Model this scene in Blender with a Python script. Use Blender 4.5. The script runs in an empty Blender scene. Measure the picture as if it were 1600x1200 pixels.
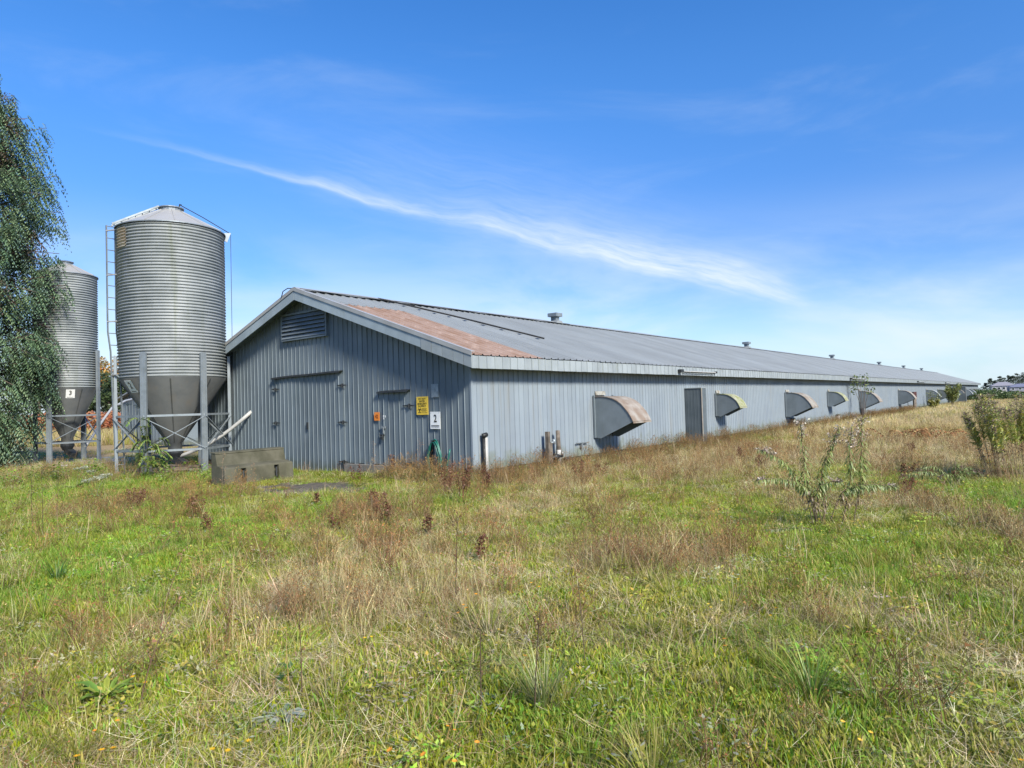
import bpy, bmesh, math, random
import numpy as np
from mathutils import Vector, Matrix

random.seed(7)
RNG = np.random.default_rng(11)
SC = bpy.context.scene
COL = SC.collection

# ------------------------------------------------------------------ camera
CAM_H = 1.763
PITCH, ROLL, YAW = 0.029316, -0.030657, 0.667629
cp, sp, cr, sr = math.cos(PITCH), math.sin(PITCH), math.cos(ROLL), math.sin(ROLL)
f_ = Vector((0, cp, sp)); u0 = Vector((0, -sp, cp)); r0 = Vector((1, 0, 0))
RT = r0 * cr + u0 * sr
UP = r0 * -sr + u0 * cr
cam_d = bpy.data.cameras.new('camera'); cam = bpy.data.objects.new('camera', cam_d); COL.objects.link(cam)
cam_d.sensor_width = 36; cam_d.lens = 24.0; cam_d.clip_end = 6000; cam_d.clip_start = 0.05
cam.matrix_world = Matrix(((RT.x, UP.x, -f_.x, 0), (RT.y, UP.y, -f_.y, 0), (RT.z, UP.z, -f_.z, CAM_H), (0, 0, 0, 1)))
SC.camera = cam
FPX = 1067.0

# ------------------------------------------------------------------ light
SUN_AZ = Vector((0.541, -0.841, 0)).normalized()
SUN_EL = math.radians(36)
sun_dir = Vector((SUN_AZ.x * math.cos(SUN_EL), SUN_AZ.y * math.cos(SUN_EL), math.sin(SUN_EL)))
sd = bpy.data.lights.new('sun', 'SUN'); sd.energy = 3.6; sd.angle = math.radians(11); sd.color = (1.0, 0.93, 0.80)
so = bpy.data.objects.new('sun', sd); COL.objects.link(so); so.location = (0, 0, 60)
so.rotation_euler = sun_dir.to_track_quat('Z', 'Y').to_euler()
SC.view_settings.view_transform = 'Standard'; SC.view_settings.look = 'None'
SC.view_settings.gamma = 1; SC.view_settings.use_curve_mapping = False
SC.view_settings.exposure = 1.2

def ray(px, py):
    d = RT * ((px - 800) / FPX) + UP * ((600 - py) / FPX) + f_
    return d
def G(px, py, z=0.0):
    """ground point seen at a photograph pixel (only used to survey the site)"""
    d = ray(px, py); t = (z - CAM_H) / d.z
    return Vector((d.x * t, d.y * t, z))

# ------------------------------------------------------------------ world: sky with thin cirrus
W = bpy.data.worlds.new('World'); SC.world = W; W.use_nodes = True
wn = W.node_tree.nodes; wl = W.node_tree.links; wn.clear()
def N(nodes, t, **kw):
    n = nodes.new(t)
    for k, v in kw.items():
        if k == 'inp':
            for kk, vv in v.items(): n.inputs[kk].default_value = vv
        else: setattr(n, k, v)
    return n
def wmath(op, a, b=None, c=None, clamp=False):
    n = N(wn, 'ShaderNodeMath', operation=op, use_clamp=clamp)
    for i, x in enumerate((a, b, c)):
        if x is None: continue
        if isinstance(x, (int, float)): n.inputs[i].default_value = x
        else: wl.new(x, n.inputs[i])
    return n.outputs[0]
def wsmooth(x, a, b):
    n = N(wn, 'ShaderNodeMapRange', interpolation_type='SMOOTHSTEP')
    n.inputs[1].default_value = a; n.inputs[2].default_value = b
    wl.new(x, n.inputs[0]); return n.outputs[0]
tc = N(wn, 'ShaderNodeTexCoord')
DIR = N(wn, 'ShaderNodeVectorMath', operation='NORMALIZE'); wl.new(tc.outputs['Generated'], DIR.inputs[0])
DIR = DIR.outputs[0]
def wdot(v):
    n = N(wn, 'ShaderNodeVectorMath', operation='DOT_PRODUCT'); wl.new(DIR, n.inputs[0]); n.inputs[1].default_value = v
    return n.outputs['Value']
sky = N(wn, 'ShaderNodeTexSky', sky_type='NISHITA', sun_disc=False)
sky.sun_elevation = SUN_EL; sky.sun_rotation = math.atan2(SUN_AZ.x, SUN_AZ.y)
sky.air_density = 1.0; sky.dust_density = 0.15; sky.ozone_density = 2.0; sky.altitude = 0
hsv = N(wn, 'ShaderNodeHueSaturation'); hsv.inputs['Saturation'].default_value = 1.36; hsv.inputs['Hue'].default_value = 0.510; hsv.inputs['Value'].default_value = 0.86
wl.new(sky.outputs[0], hsv.inputs['Color'])
# the long cirrus streak: an arc of the sky between two directions
A = ray(170, 214).normalized(); B = ray(1250, 466).normalized()
nrm = A.cross(B).normalized()
if nrm.z < 0: nrm = -nrm
tang = (B - A).normalized(); mid = ((A + B) / 2).normalized()
along = wmath('SUBTRACT', wdot(tang), float(tang.dot(A)))
along = wmath('DIVIDE', along, float(tang.dot(B) - tang.dot(A)))      # 0 at A .. 1 at B
dist = wdot(nrm)
big = N(wn, 'ShaderNodeTexNoise', inp={'Scale': 5.0, 'Detail': 4.0}); wl.new(DIR, big.inputs['Vector'])
mp = N(wn, 'ShaderNodeCombineXYZ')
wl.new(wmath('MULTIPLY', along, 8.0), mp.inputs[0]); wl.new(wmath('ADD', wmath('MULTIPLY', dist, 85.0), wmath('MULTIPLY', big.outputs[0], 5.0)), mp.inputs[1])
wl.new(wdot(mid), mp.inputs[2])
fil = N(wn, 'ShaderNodeTexNoise', inp={'Scale': 1.6, 'Detail': 6.0, 'Roughness': 0.6}); wl.new(mp.outputs[0], fil.inputs['Vector'])
# a gentle bow and a fine wobble of the streak's axis
bow = wmath('MULTIPLY', wmath('MULTIPLY', along, wmath('SUBTRACT', 1.0, along)), 0.006)
wob = wmath('MULTIPLY', wmath('SUBTRACT', big.outputs[0], 0.5), 0.045)
dd = wmath('ADD', wmath('ADD', dist, bow), wob)
wide = wmath('ADD', 0.0045, wmath('MULTIPLY', wmath('MULTIPLY', wsmooth(along, 0.1, 0.85), wsmooth(along, 1.12, 0.86)), 0.017))
core = wmath('DIVIDE', dd, wmath('MULTIPLY', wide, wmath('ADD', 0.62, wmath('MULTIPLY', wsmooth(dd, -0.004, 0.006), 0.75))))
core = wmath('EXPONENT', wmath('MULTIPLY', wmath('MULTIPLY', core, core), -1.0))
ends = wmath('MULTIPLY', wmath('MULTIPLY', wsmooth(along, -0.06, 0.28), wsmooth(along, 1.03, 0.96)), wmath('ADD', 0.62, wmath('MULTIPLY', wsmooth(along, 0.55, 0.8), 0.38)))
st = wmath('MULTIPLY', wmath('MULTIPLY', core, ends), wmath('ADD', -0.15, wmath('MULTIPLY', fil.outputs[0], 1.75)))
# soft veil above the streak and thin cirrus everywhere
veil = wmath('DIVIDE', wmath('SUBTRACT', dist, 0.035), 0.06)
veil = wmath('MULTIPLY', wmath('EXPONENT', wmath('MULTIPLY', wmath('MULTIPLY', veil, veil), -1.0)), wmath('MULTIPLY', wsmooth(along, 0.05, 0.5), wsmooth(along, 1.0, 0.6)))
veil = wmath('MULTIPLY', veil, wmath('MULTIPLY', fil.outputs[0], 0.24))
mc = N(wn, 'ShaderNodeMapping'); mc.inputs['Rotation'].default_value = (0.3, 0.35, 0.5); mc.inputs['Scale'].default_value = (1.3, 3.0, 7.0)
wl.new(DIR, mc.inputs[0])
cir = N(wn, 'ShaderNodeTexNoise', inp={'Scale': 1.7, 'Detail': 7.0, 'Roughness': 0.58, 'Distortion': 0.4}); wl.new(mc.outputs[0], cir.inputs['Vector'])
cirf = wmath('MULTIPLY', wsmooth(cir.outputs[0], 0.48, 0.80), 0.13)
sep = N(wn, 'ShaderNodeSeparateXYZ'); wl.new(DIR, sep.inputs[0])
lowc = N(wn, 'ShaderNodeTexNoise', inp={'Scale': 1.1, 'Detail': 6.0, 'Roughness': 0.55, 'Distortion': 0.5})
mc2 = N(wn, 'ShaderNodeMapping'); mc2.inputs['Scale'].default_value = (2.2, 2.2, 7.0); mc2.inputs['Location'].default_value = (0.4, 0.1, 0.7); wl.new(DIR, mc2.inputs[0]); wl.new(mc2.outputs[0], lowc.inputs['Vector'])
hz = wmath('MULTIPLY', wsmooth(sep.outputs[2], 0.30, 0.0), wsmooth(lowc.outputs[0], 0.34, 0.62))
hz = wmath('MULTIPLY', hz, 0.85)
cloud = wmath('ADD', wmath('ADD', wmath('MULTIPLY', st, 0.70), veil), wmath('ADD', cirf, hz), clamp=True)
midsky = N(wn, 'ShaderNodeMix', data_type='RGBA'); wl.new(wmath('MULTIPLY', wsmooth(sep.outputs[2], 0.46, 0.12), 1.0), midsky.inputs[0])
wl.new(hsv.outputs[0], midsky.inputs[6]); midsky.blend_type = 'MULTIPLY'; midsky.inputs[7].default_value = (0.58, 0.64, 0.78, 1)
lowhaze = N(wn, 'ShaderNodeMix', data_type='RGBA'); wl.new(wmath('MULTIPLY', wsmooth(sep.outputs[2], 0.20, -0.03), 0.85), lowhaze.inputs[0])
wl.new(midsky.outputs[2], lowhaze.inputs[6]); lowhaze.inputs[7].default_value = (2.3, 3.15, 3.8, 1)
mixc = N(wn, 'ShaderNodeMix', data_type='RGBA'); wl.new(cloud, mixc.inputs[0])
wl.new(lowhaze.outputs[2], mixc.inputs[6]); mixc.inputs[7].default_value = (3.3, 3.7, 4.1, 1)
bg = N(wn, 'ShaderNodeBackground'); bg.inputs['Strength'].default_value = 0.114
wl.new(mixc.outputs[2], bg.inputs['Color'])
wo = N(wn, 'ShaderNodeOutputWorld'); wl.new(bg.outputs[0], wo.inputs['Surface'])

# ------------------------------------------------------------------ helpers
def tag(o, label=None, cat=None, group=None, kind=None):
    if label: o['label'] = label
    if cat: o['category'] = cat
    if group: o['group'] = group
    if kind: o['kind'] = kind
    return o
def empty(name, loc=(0, 0, 0), rz=0.0, label=None, cat=None, group=None):
    o = bpy.data.objects.new(name, None); COL.objects.link(o); o.empty_display_size = 0.2
    o.location = loc; o.rotation_euler = (0, 0, rz); return tag(o, label, cat, group)

class MB:
    def __init__(s): s.v = []; s.f = []; s.c = []; s.col = None
    def add(s, vs, fs, col=None):
        k = len(s.v); s.v += [tuple(p) for p in vs]; s.f += [tuple(i + k for i in f) for f in fs]
        s.c += [col or (1, 1, 1, 1)] * len(vs); return s
    def box(s, lo, hi, M=None, col=None):
        (a, b, c), (d, e, g) = lo, hi
        vs = [(a, b, c), (d, b, c), (d, e, c), (a, e, c), (a, b, g), (d, b, g), (d, e, g), (a, e, g)]
        if M is not None: vs = [M @ Vector(p) for p in vs]
        return s.add(vs, [(0, 3, 2, 1), (4, 5, 6, 7), (0, 1, 5, 4), (1, 2, 6, 5), (2, 3, 7, 6), (3, 0, 4, 7)], col)
    def beam(s, p, q, w, h=None, upv=(0, 0, 1), col=None):
        p, q = Vector(p), Vector(q); h = h or w; d = (q - p).normalized(); uv = Vector(upv)
        if abs(d.dot(uv)) > 0.98: uv = Vector((1, 0, 0))
        x = d.cross(uv).normalized(); y = x.cross(d)
        vs = [b + x * i * w / 2 + y * j * h / 2 for b in (p, q) for i, j in ((-1, -1), (1, -1), (1, 1), (-1, 1))]
        return s.add(vs, [(3, 2, 1, 0), (4, 5, 6, 7), (0, 1, 5, 4), (1, 2, 6, 5), (2, 3, 7, 6), (3, 0, 4, 7)], col)
    def tube(s, pts, r, n=8, caps=True, col=None):
        pts = [Vector(p) for p in pts]; m = len(pts)
        rs = r if isinstance(r, (list, tuple)) else [r] * m
        vs = []; fs = []; ref = None
        for i, p in enumerate(pts):
            d = (pts[min(i + 1, m - 1)] - pts[max(i - 1, 0)]).normalized()
            if ref is None: ref = Vector((0, 0, 1)) if abs(d.z) < 0.9 else Vector((1, 0, 0))
            x = d.cross(ref).normalized(); y = x.cross(d); ref = y if abs(d.dot(y)) < .9 else ref
            for k in range(n):
                a = 2 * math.pi * k / n; vs.append(p + (x * math.cos(a) + y * math.sin(a)) * rs[i])
        for i in range(m - 1):
            for k in range(n):
                a, b = i * n + k, i * n + (k + 1) % n; fs.append((a, b, b + n, a + n))
        if caps: fs.append(tuple(range(n - 1, -1, -1))); fs.append(tuple(range((m - 1) * n, m * n)))
        return s.add(vs, fs, col)
    def lathe(s, prof, n=48, c=(0, 0, 0), a0=0.0, a1=2 * math.pi, col=None):
        c = Vector(c); full = abs(a1 - a0 - 2 * math.pi) < 1e-6; m = n if full else n + 1
        vs = [c + Vector((r * math.cos(a0 + (a1 - a0) * k / n), r * math.sin(a0 + (a1 - a0) * k / n), z)) for r, z in prof for k in range(m)]
        fs = []
        for i in range(len(prof) - 1):
            for k in range(n if full else n):
                k2 = (k + 1) % m; fs.append((i * m + k, i * m + k2, (i + 1) * m + k2, (i + 1) * m + k))
        return s.add(vs, fs, col)
    def prism(s, poly, axis, a, b, col=None):
        """poly in the two axes other than `axis`, extruded a..b"""
        def P(p, t):
            q = list(p); q.insert(axis, t); return q
        n = len(poly); vs = [P(p, a) for p in poly] + [P(p, b) for p in poly]
        fs = [tuple(range(n)), tuple(range(2 * n - 1, n - 1, -1))] + [(i, n + i, n + (i + 1) % n, (i + 1) % n) for i in range(n)]
        return s.add(vs, fs, col)
    def mesh(s, name, mat=None, smooth=False, color=False):
        me = bpy.data.meshes.new(name); me.from_pydata(s.v, [], s.f)
        if mat: me.materials.append(mat)
        if color:
            at = me.color_attributes.new('Col', 'FLOAT_COLOR', 'POINT')
            at.data.foreach_set('color', np.array(s.c, dtype=np.float32).ravel())
        if smooth: me.polygons.foreach_set('use_smooth', [True] * len(me.polygons))
        bm = bmesh.new(); bm.from_mesh(me); bmesh.ops.recalc_face_normals(bm, faces=bm.faces); bm.to_mesh(me); bm.free()
        me.update(); return me
    def build(s, name, mat=None, parent=None, smooth=False, color=False, loc=None):
        o = bpy.data.objects.new(name, s.mesh(name, mat, smooth, color)); COL.objects.link(o)
        if parent: o.parent = parent
        if loc is not None: o.location = loc
        return o
def inst(name, me, parent=None, loc=(0, 0, 0), rot=None, scale=None):
    o = bpy.data.objects.new(name, me); COL.objects.link(o); o.location = loc
    if parent: o.parent = parent
    if rot: o.rotation_euler = rot
    if scale: o.scale = scale
    return o
def bevel(o, w=0.01, seg=2):
    m = o.modifiers.new('bevel', 'BEVEL'); m.width = w; m.segments = seg; m.limit_method = 'ANGLE'; return o

def npmesh(name, V, F3, cols=None, mat=None, smooth=False):
    """triangles from numpy arrays, fast"""
    me = bpy.data.meshes.new(name); V = np.asarray(V, np.float32); F3 = np.asarray(F3, np.int32)
    me.vertices.add(len(V)); me.vertices.foreach_set('co', V.ravel())
    me.loops.add(F3.size); me.loops.foreach_set('vertex_index', F3.ravel())
    me.polygons.add(len(F3)); me.polygons.foreach_set('loop_start', np.arange(len(F3), dtype=np.int32) * F3.shape[1])
    me.polygons.foreach_set('loop_total', np.full(len(F3), F3.shape[1], np.int32))
    if cols is not None:
        at = me.color_attributes.new('Col', 'FLOAT_COLOR', 'POINT')
        c4 = np.ones((len(V), 4), np.float32); c4[:, :3] = cols; at.data.foreach_set('color', c4.ravel())
    if mat: me.materials.append(mat)
    me.update(calc_edges=True)
    if smooth: me.polygons.foreach_set('use_smooth', [True] * len(me.polygons))
    me.validate(); return me

# value noise
def _h(ix, iy, seed):
    n = (ix.astype(np.int64) * 374761393 + iy.astype(np.int64) * 668265263 + seed * 974634777) & 0xffffffff
    n = ((n ^ (n >> 13)) * 1274126177) & 0xffffffff
    return ((n ^ (n >> 16)) & 0xffff) / 65535.0
def vnoise(x, y, s, seed=0):
    x = np.asarray(x, float) / s; y = np.asarray(y, float) / s
    ix, iy = np.floor(x), np.floor(y); fx, fy = x - ix, y - iy
    fx, fy = fx * fx * (3 - 2 * fx), fy * fy * (3 - 2 * fy)
    a = _h(ix, iy, seed); b = _h(ix + 1, iy, seed); c = _h(ix, iy + 1, seed); d = _h(ix + 1, iy + 1, seed)
    return (a * (1 - fx) + b * fx) * (1 - fy) + (c * (1 - fx) + d * fx) * fy
def fbm(x, y, s, seed=0, o=3):
    t = 0; amp = 0.5; tot = 0
    for i in range(o):
        t = t + amp * vnoise(x, y, s / 2 ** i, seed + i * 17); tot += amp; amp *= 0.5
    return t / tot

# ------------------------------------------------------------------ materials
def new_mat(name):
    m = bpy.data.materials.new(name); m.use_nodes = True; nt = m.node_tree; nt.nodes.clear()
    out = nt.nodes.new('ShaderNodeOutputMaterial'); return m, nt, out
def lk(nt, a, b): nt.links.new(a, b)
def noise(nt, vec, scale, detail=4, rough=0.55, mapping=None):
    if mapping:
        mpn = nt.nodes.new('ShaderNodeMapping'); mpn.inputs['Scale'].default_value = mapping; lk(nt, vec, mpn.inputs[0]); vec = mpn.outputs[0]
    n = nt.nodes.new('ShaderNodeTexNoise'); n.inputs['Scale'].default_value = scale; n.inputs['Detail'].default_value = detail; n.inputs['Roughness'].default_value = rough
    lk(nt, vec, n.inputs['Vector']); return n.outputs[0]
def ramp(nt, fac, a, b, ca=0.0, cb=1.0):
    n = nt.nodes.new('ShaderNodeMapRange'); n.inputs[1].default_value = a; n.inputs[2].default_value = b; n.inputs[3].default_value = ca; n.inputs[4].default_value = cb
    n.interpolation_type = 'SMOOTHSTEP'; lk(nt, fac, n.inputs[0]); return n.outputs[0]
def mixc_(nt, fac, a, b, mode='MIX'):
    n = nt.nodes.new('ShaderNodeMix'); n.data_type = 'RGBA'; n.blend_type = mode
    for s, x in ((0, fac), (6, a), (7, b)):
        if isinstance(x, (int, float)): n.inputs[s].default_value = x
        elif isinstance(x, tuple): n.inputs[s].default_value = (*x[:3], 1)
        else: lk(nt, x, n.inputs[s])
    return n.outputs[2]
def math_(nt, op, a, b=0.0):
    n = nt.nodes.new('ShaderNodeMath'); n.operation = op
    for i, x in enumerate((a, b)):
        if isinstance(x, (int, float)): n.inputs[i].default_value = x
        else: lk(nt, x, n.inputs[i])
    return n.outputs[0]

def weathered(name, base, dark, rough=0.6, metal=0.0, scale=3.0, streak=(9, 9, 0.6), dirt=0.35, dirt_col=(0.10, 0.10, 0.07), bump=0.15,
              rnd=0.10, low_dirt=None, low_col=(0.07, 0.08, 0.045), world=True, spec=0.4, fine=60.0):
    """painted or galvanised surface: mottled tone, streaks that run down, optional algae close to its foot"""
    m, nt, out = new_mat(name); b = nt.nodes.new('ShaderNodeBsdfPrincipled'); lk(nt, b.outputs[0], out.inputs[0])
    if world: vec = nt.nodes.new('ShaderNodeNewGeometry').outputs['Position']
    else: vec = nt.nodes.new('ShaderNodeTexCoord').outputs['Object']
    n1 = noise(nt, vec, scale, 5); col = mixc_(nt, ramp(nt, n1, 0.35, 0.68), base, dark)
    n2 = noise(nt, vec, 1.0, 4, 0.6, streak); col = mixc_(nt, math_(nt, 'MULTIPLY', ramp(nt, n2, 0.52, 0.75), dirt), col, dirt_col)
    if low_dirt:
        z = nt.nodes.new('ShaderNodeSeparateXYZ'); lk(nt, vec, z.inputs[0])
        n3 = noise(nt, vec, 3.0, 5, 0.65)
        hgt = math_(nt, 'ADD', z.outputs[2], math_(nt, 'MULTIPLY', math_(nt, 'SUBTRACT', n3, 0.5), low_dirt * 1.8))
        col = mixc_(nt, ramp(nt, hgt, low_dirt, low_dirt * 0.25, 0.0, 0.75), col, low_col)
    if rnd:
        oi = nt.nodes.new('ShaderNodeObjectInfo'); h = nt.nodes.new('ShaderNodeHueSaturation')
        lk(nt, math_(nt, 'ADD', 1 - rnd, math_(nt, 'MULTIPLY', oi.outputs['Random'], 2 * rnd)), h.inputs['Value']); lk(nt, col, h.inputs['Color']); col = h.outputs[0]
    lk(nt, col, b.inputs['Base Color']); b.inputs['Metallic'].default_value = metal
    lk(nt, ramp(nt, n1, 0.3, 0.7, rough - 0.08, rough + 0.12), b.inputs['Roughness']); b.inputs['Specular IOR Level'].default_value = spec
    if bump:
        bp = nt.nodes.new('ShaderNodeBump'); bp.inputs['Strength'].default_value = bump; bp.inputs['Distance'].default_value = 0.01
        lk(nt, noise(nt, vec, fine, 3), bp.inputs['Height']); lk(nt, bp.outputs[0], b.inputs['Normal'])
    return m
def leafy(name, tint=(1, 1, 1), trans=0.3, instancer=False, rough=0.5, hue=0.0, gloss=0.03):
    """thin leaves and blades; colour comes from the mesh, scattered clumps vary as a whole"""
    m, nt, out = new_mat(name)
    at = nt.nodes.new('ShaderNodeAttribute'); at.attribute_name = 'Col'; col = at.outputs['Color']
    if instancer:
        ti = nt.nodes.new('ShaderNodeAttribute'); ti.attribute_type = 'INSTANCER'; ti.attribute_name = 'tint'
        col = mixc_(nt, 1.0, col, ti.outputs['Color'], 'MULTIPLY')
    col = mixc_(nt, 1.0, col, tint, 'MULTIPLY')
    d = nt.nodes.new('ShaderNodeBsdfDiffuse'); t = nt.nodes.new('ShaderNodeBsdfTranslucent'); lk(nt, col, d.inputs[0]); lk(nt, col, t.inputs[0])
    mx = nt.nodes.new('ShaderNodeMixShader'); mx.inputs[0].default_value = trans; lk(nt, d.outputs[0], mx.inputs[1]); lk(nt, t.outputs[0], mx.inputs[2])
    g = nt.nodes.new('ShaderNodeBsdfGlossy'); g.inputs['Roughness'].default_value = rough; g.inputs[0].default_value = (0.9, 0.9, 0.9, 1)
    m2 = nt.nodes.new('ShaderNodeMixShader'); m2.inputs[0].default_value = gloss; lk(nt, mx.outputs[0], m2.inputs[1]); lk(nt, g.outputs[0], m2.inputs[2])
    lk(nt, m2.outputs[0], out.inputs[0]); return m
def plain(name, col, rough=0.6, metal=0.0, var=0.25, scale=12.0):
    return weathered(name, col, tuple(c * (1 - var) for c in col), rough, metal, scale, dirt=0.15, rnd=0.06, bump=0.08)

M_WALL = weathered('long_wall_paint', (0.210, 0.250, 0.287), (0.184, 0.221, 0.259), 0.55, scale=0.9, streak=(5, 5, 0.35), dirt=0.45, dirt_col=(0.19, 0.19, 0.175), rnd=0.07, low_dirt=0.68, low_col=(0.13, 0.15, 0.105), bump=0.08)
M_RIB = weathered('gable_rib_paint', (.152,.186,.21), (.12,.15,.168), 0.5, scale=2.0, dirt=0.5, dirt_col=(0.10, 0.13, 0.135), rnd=0.1, bump=0)  # sun caught on the ribs put into their colour, close to the gable paint
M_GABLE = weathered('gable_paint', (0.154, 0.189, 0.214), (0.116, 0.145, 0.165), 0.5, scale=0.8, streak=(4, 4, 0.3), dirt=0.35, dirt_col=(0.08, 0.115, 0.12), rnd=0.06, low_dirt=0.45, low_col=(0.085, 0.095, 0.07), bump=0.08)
M_HOOD = weathered('hood_paint', (0.155, 0.187, 0.213), (0.119, 0.146, 0.165), 0.5, scale=1.4, streak=(3, 3, 0.6), dirt=0.3, dirt_col=(0.085, 0.105, 0.105), rnd=0.10, bump=0.06)
M_BOX = weathered('dark_box_paint', (0.085, 0.105, 0.12), (0.06, 0.078, 0.09), 0.5, scale=1.4, streak=(4, 4, 0.4), dirt=0.3, dirt_col=(0.05, 0.06, 0.06), rnd=0.05, bump=0.06)
M_TRIM = weathered('trim_metal', (0.262, 0.297, 0.317), (0.222, 0.254, 0.273), 0.45, scale=2.5, streak=(8, 8, 1.2), dirt=0.45, dirt_col=(0.24, 0.27, 0.24), rnd=0.08, bump=0.05)
M_ROOF = weathered('galvanised_roof', (0.255, 0.279, 0.289), (0.214, 0.235, 0.247), 0.5, 0.1, scale=0.5, streak=(1.2, 1.2, 1.2), dirt=0.3, dirt_col=(0.30, 0.31, 0.31), rnd=0.07, bump=0.05)
M_RUST = weathered('rusty_roof', (0.276, 0.198, 0.161), (0.216, 0.138, 0.101), 0.7, 0.0, scale=1.8, streak=(3, 3, 3), dirt=0.5, dirt_col=(0.45, 0.36, 0.31), rnd=0.08, bump=0.08)
M_DARK = plain('dark_metal', (0.035, 0.04, 0.045), 0.5, 0.3)
M_BLACK = plain('black_rubber', (0.012, 0.013, 0.015), 0.5)
M_INSIDE = plain('dark_inside', (0.02, 0.022, 0.025), 0.8)
M_CONC = weathered('old_concrete', (0.092, 0.089, 0.064), (0.056, 0.056, 0.037), 0.9, scale=2.5, streak=(7, 7, 0.8), dirt=0.65, dirt_col=(0.075, 0.08, 0.045), rnd=0.0, bump=0.5, fine=35)
M_FOUND = weathered('dirty_foundation', (0.085, 0.08, 0.06), (0.045, 0.045, 0.035), 0.9, scale=3, dirt=0.5, dirt_col=(0.03, 0.035, 0.02), rnd=0, bump=0.5, fine=30)
M_SILL = weathered('door_sill_concrete', (0.210, 0.203, 0.189), (0.140, 0.133, 0.119), 0.85, scale=3, dirt=0.6, dirt_col=(0.10, 0.10, 0.08), rnd=0, bump=0.4)
M_SLAB = weathered('slab_concrete', (0.336, 0.328, 0.312), (0.256, 0.248, 0.232), 0.9, scale=1.2, dirt=0.4, dirt_col=(0.2, 0.18, 0.14), rnd=0, bump=0.3)
M_SILO = weathered('galvanised_silo', (0.262, 0.284, 0.291), (0.189, 0.211, 0.218), 0.55, 0.2, scale=1.6, streak=(4, 4, 0.16), dirt=0.9, dirt_col=(0.15, 0.17, 0.13), rnd=0.05, bump=0.04)
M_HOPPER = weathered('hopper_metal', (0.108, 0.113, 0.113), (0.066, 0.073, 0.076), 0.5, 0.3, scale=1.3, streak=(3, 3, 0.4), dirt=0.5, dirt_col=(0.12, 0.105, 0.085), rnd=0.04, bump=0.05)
M_CONE = weathered('silo_roof_metal', (0.392, 0.392, 0.380), (0.329, 0.329, 0.323), 0.42, 0.25, scale=1.5, dirt=0.3, dirt_col=(0.35, 0.35, 0.33), rnd=0.03, bump=0.04)
M_LEG = weathered('galvanised_steel', (0.236, 0.271, 0.299), (0.171, 0.200, 0.221), 0.45, 0.4, scale=4, dirt=0.3, dirt_col=(0.16, 0.16, 0.14), rnd=0.06, bump=0.04)
M_PVC = plain('pale_plastic', (0.395, 0.395, 0.383), 0.45, var=0.15)
M_WOOD = weathered('grey_old_wood', (0.160, 0.136, 0.112), (0.080, 0.068, 0.056), 0.85, scale=6, streak=(30, 30, 2), dirt=0.6, dirt_col=(0.05, 0.04, 0.03), bump=0.4)
M_BARK = weathered('bark', (0.13, 0.10, 0.08), (0.07, 0.055, 0.045), 0.95, scale=5, streak=(20, 20, 3), dirt=0.5, dirt_col=(0.04, 0.035, 0.03), bump=0.6, fine=20)
M_HOSE = plain('green_hose', (0.015, 0.13, 0.105), 0.35)
M_WHITE = plain('sign_white', (0.749, 0.768, 0.768), 0.4, var=0.06)
M_YELLOW = weathered('sign_yellow', (0.759, 0.529, 0.052), (0.667, 0.460, 0.057), 0.4, scale=14, dirt=0.25, dirt_col=(0.3, 0.24, 0.06), rnd=0, bump=0)
M_ORANGE = plain('sign_orange', (0.80, 0.24, 0.03), 0.4, var=0.12)
M_INK = plain('sign_ink', (0.03, 0.03, 0.03), 0.6)
M_INKY = plain('sign_ink_faded', (0.13, 0.09, 0.02), 0.6)
M_INKO = plain('sign_ink_orange', (0.22, 0.05, 0.01), 0.6)

# ------------------------------------------------------------------ site map: where what grows
BARN_C = Vector((-0.95415, 15.7142, 0)); PHI = math.pi / 2 - YAW
UX, UY = math.sin(YAW), math.cos(YAW)            # along the long wall
VX, VY = -math.cos(YAW), math.sin(YAW)           # along the gable, to the left
LEN, WID = 139.4, 12.4
def barn_xy(s, t): return Vector((BARN_C.x + UX * s + VX * t, BARN_C.y + UY * s + VY * t, 0))
def to_barn(x, y):
    dx, dy = x - BARN_C.x, y - BARN_C.y
    return dx * UX + dy * UY, dx * VX + dy * VY
def gz(x, y):
    """ground height"""
    x = np.asarray(x, float); y = np.asarray(y, float)
    h = (fbm(x, y, 3.0, 3) - 0.5) * 0.14 + (fbm(x, y, 0.8, 9, 2) - 0.5) * 0.05
    s, t = to_barn(x, y)
    ds = np.maximum(np.maximum(-s, s - LEN), 0); dt = np.maximum(np.maximum(-t, t - WID), 0)
    d = np.sqrt(ds ** 2 + dt ** 2)
    h = h * np.clip((d - 0.2) / 2.0, 0.0, 1)
    r = np.sqrt((x - 1.5) ** 2 + (y - 5) ** 2)
    for cx, cy, rr in ((-10.55, 21.2, 3.2), (-17.3, 26.5, 2.5)):
        q = np.sqrt((x - cx) ** 2 + (y - cy) ** 2); h = h * np.clip((q - rr * .6) / rr, 0, 1)
    far = np.clip((np.hypot(x, y) - 60) / 60, 0, 1)
    return h * (1 - far)

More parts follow.
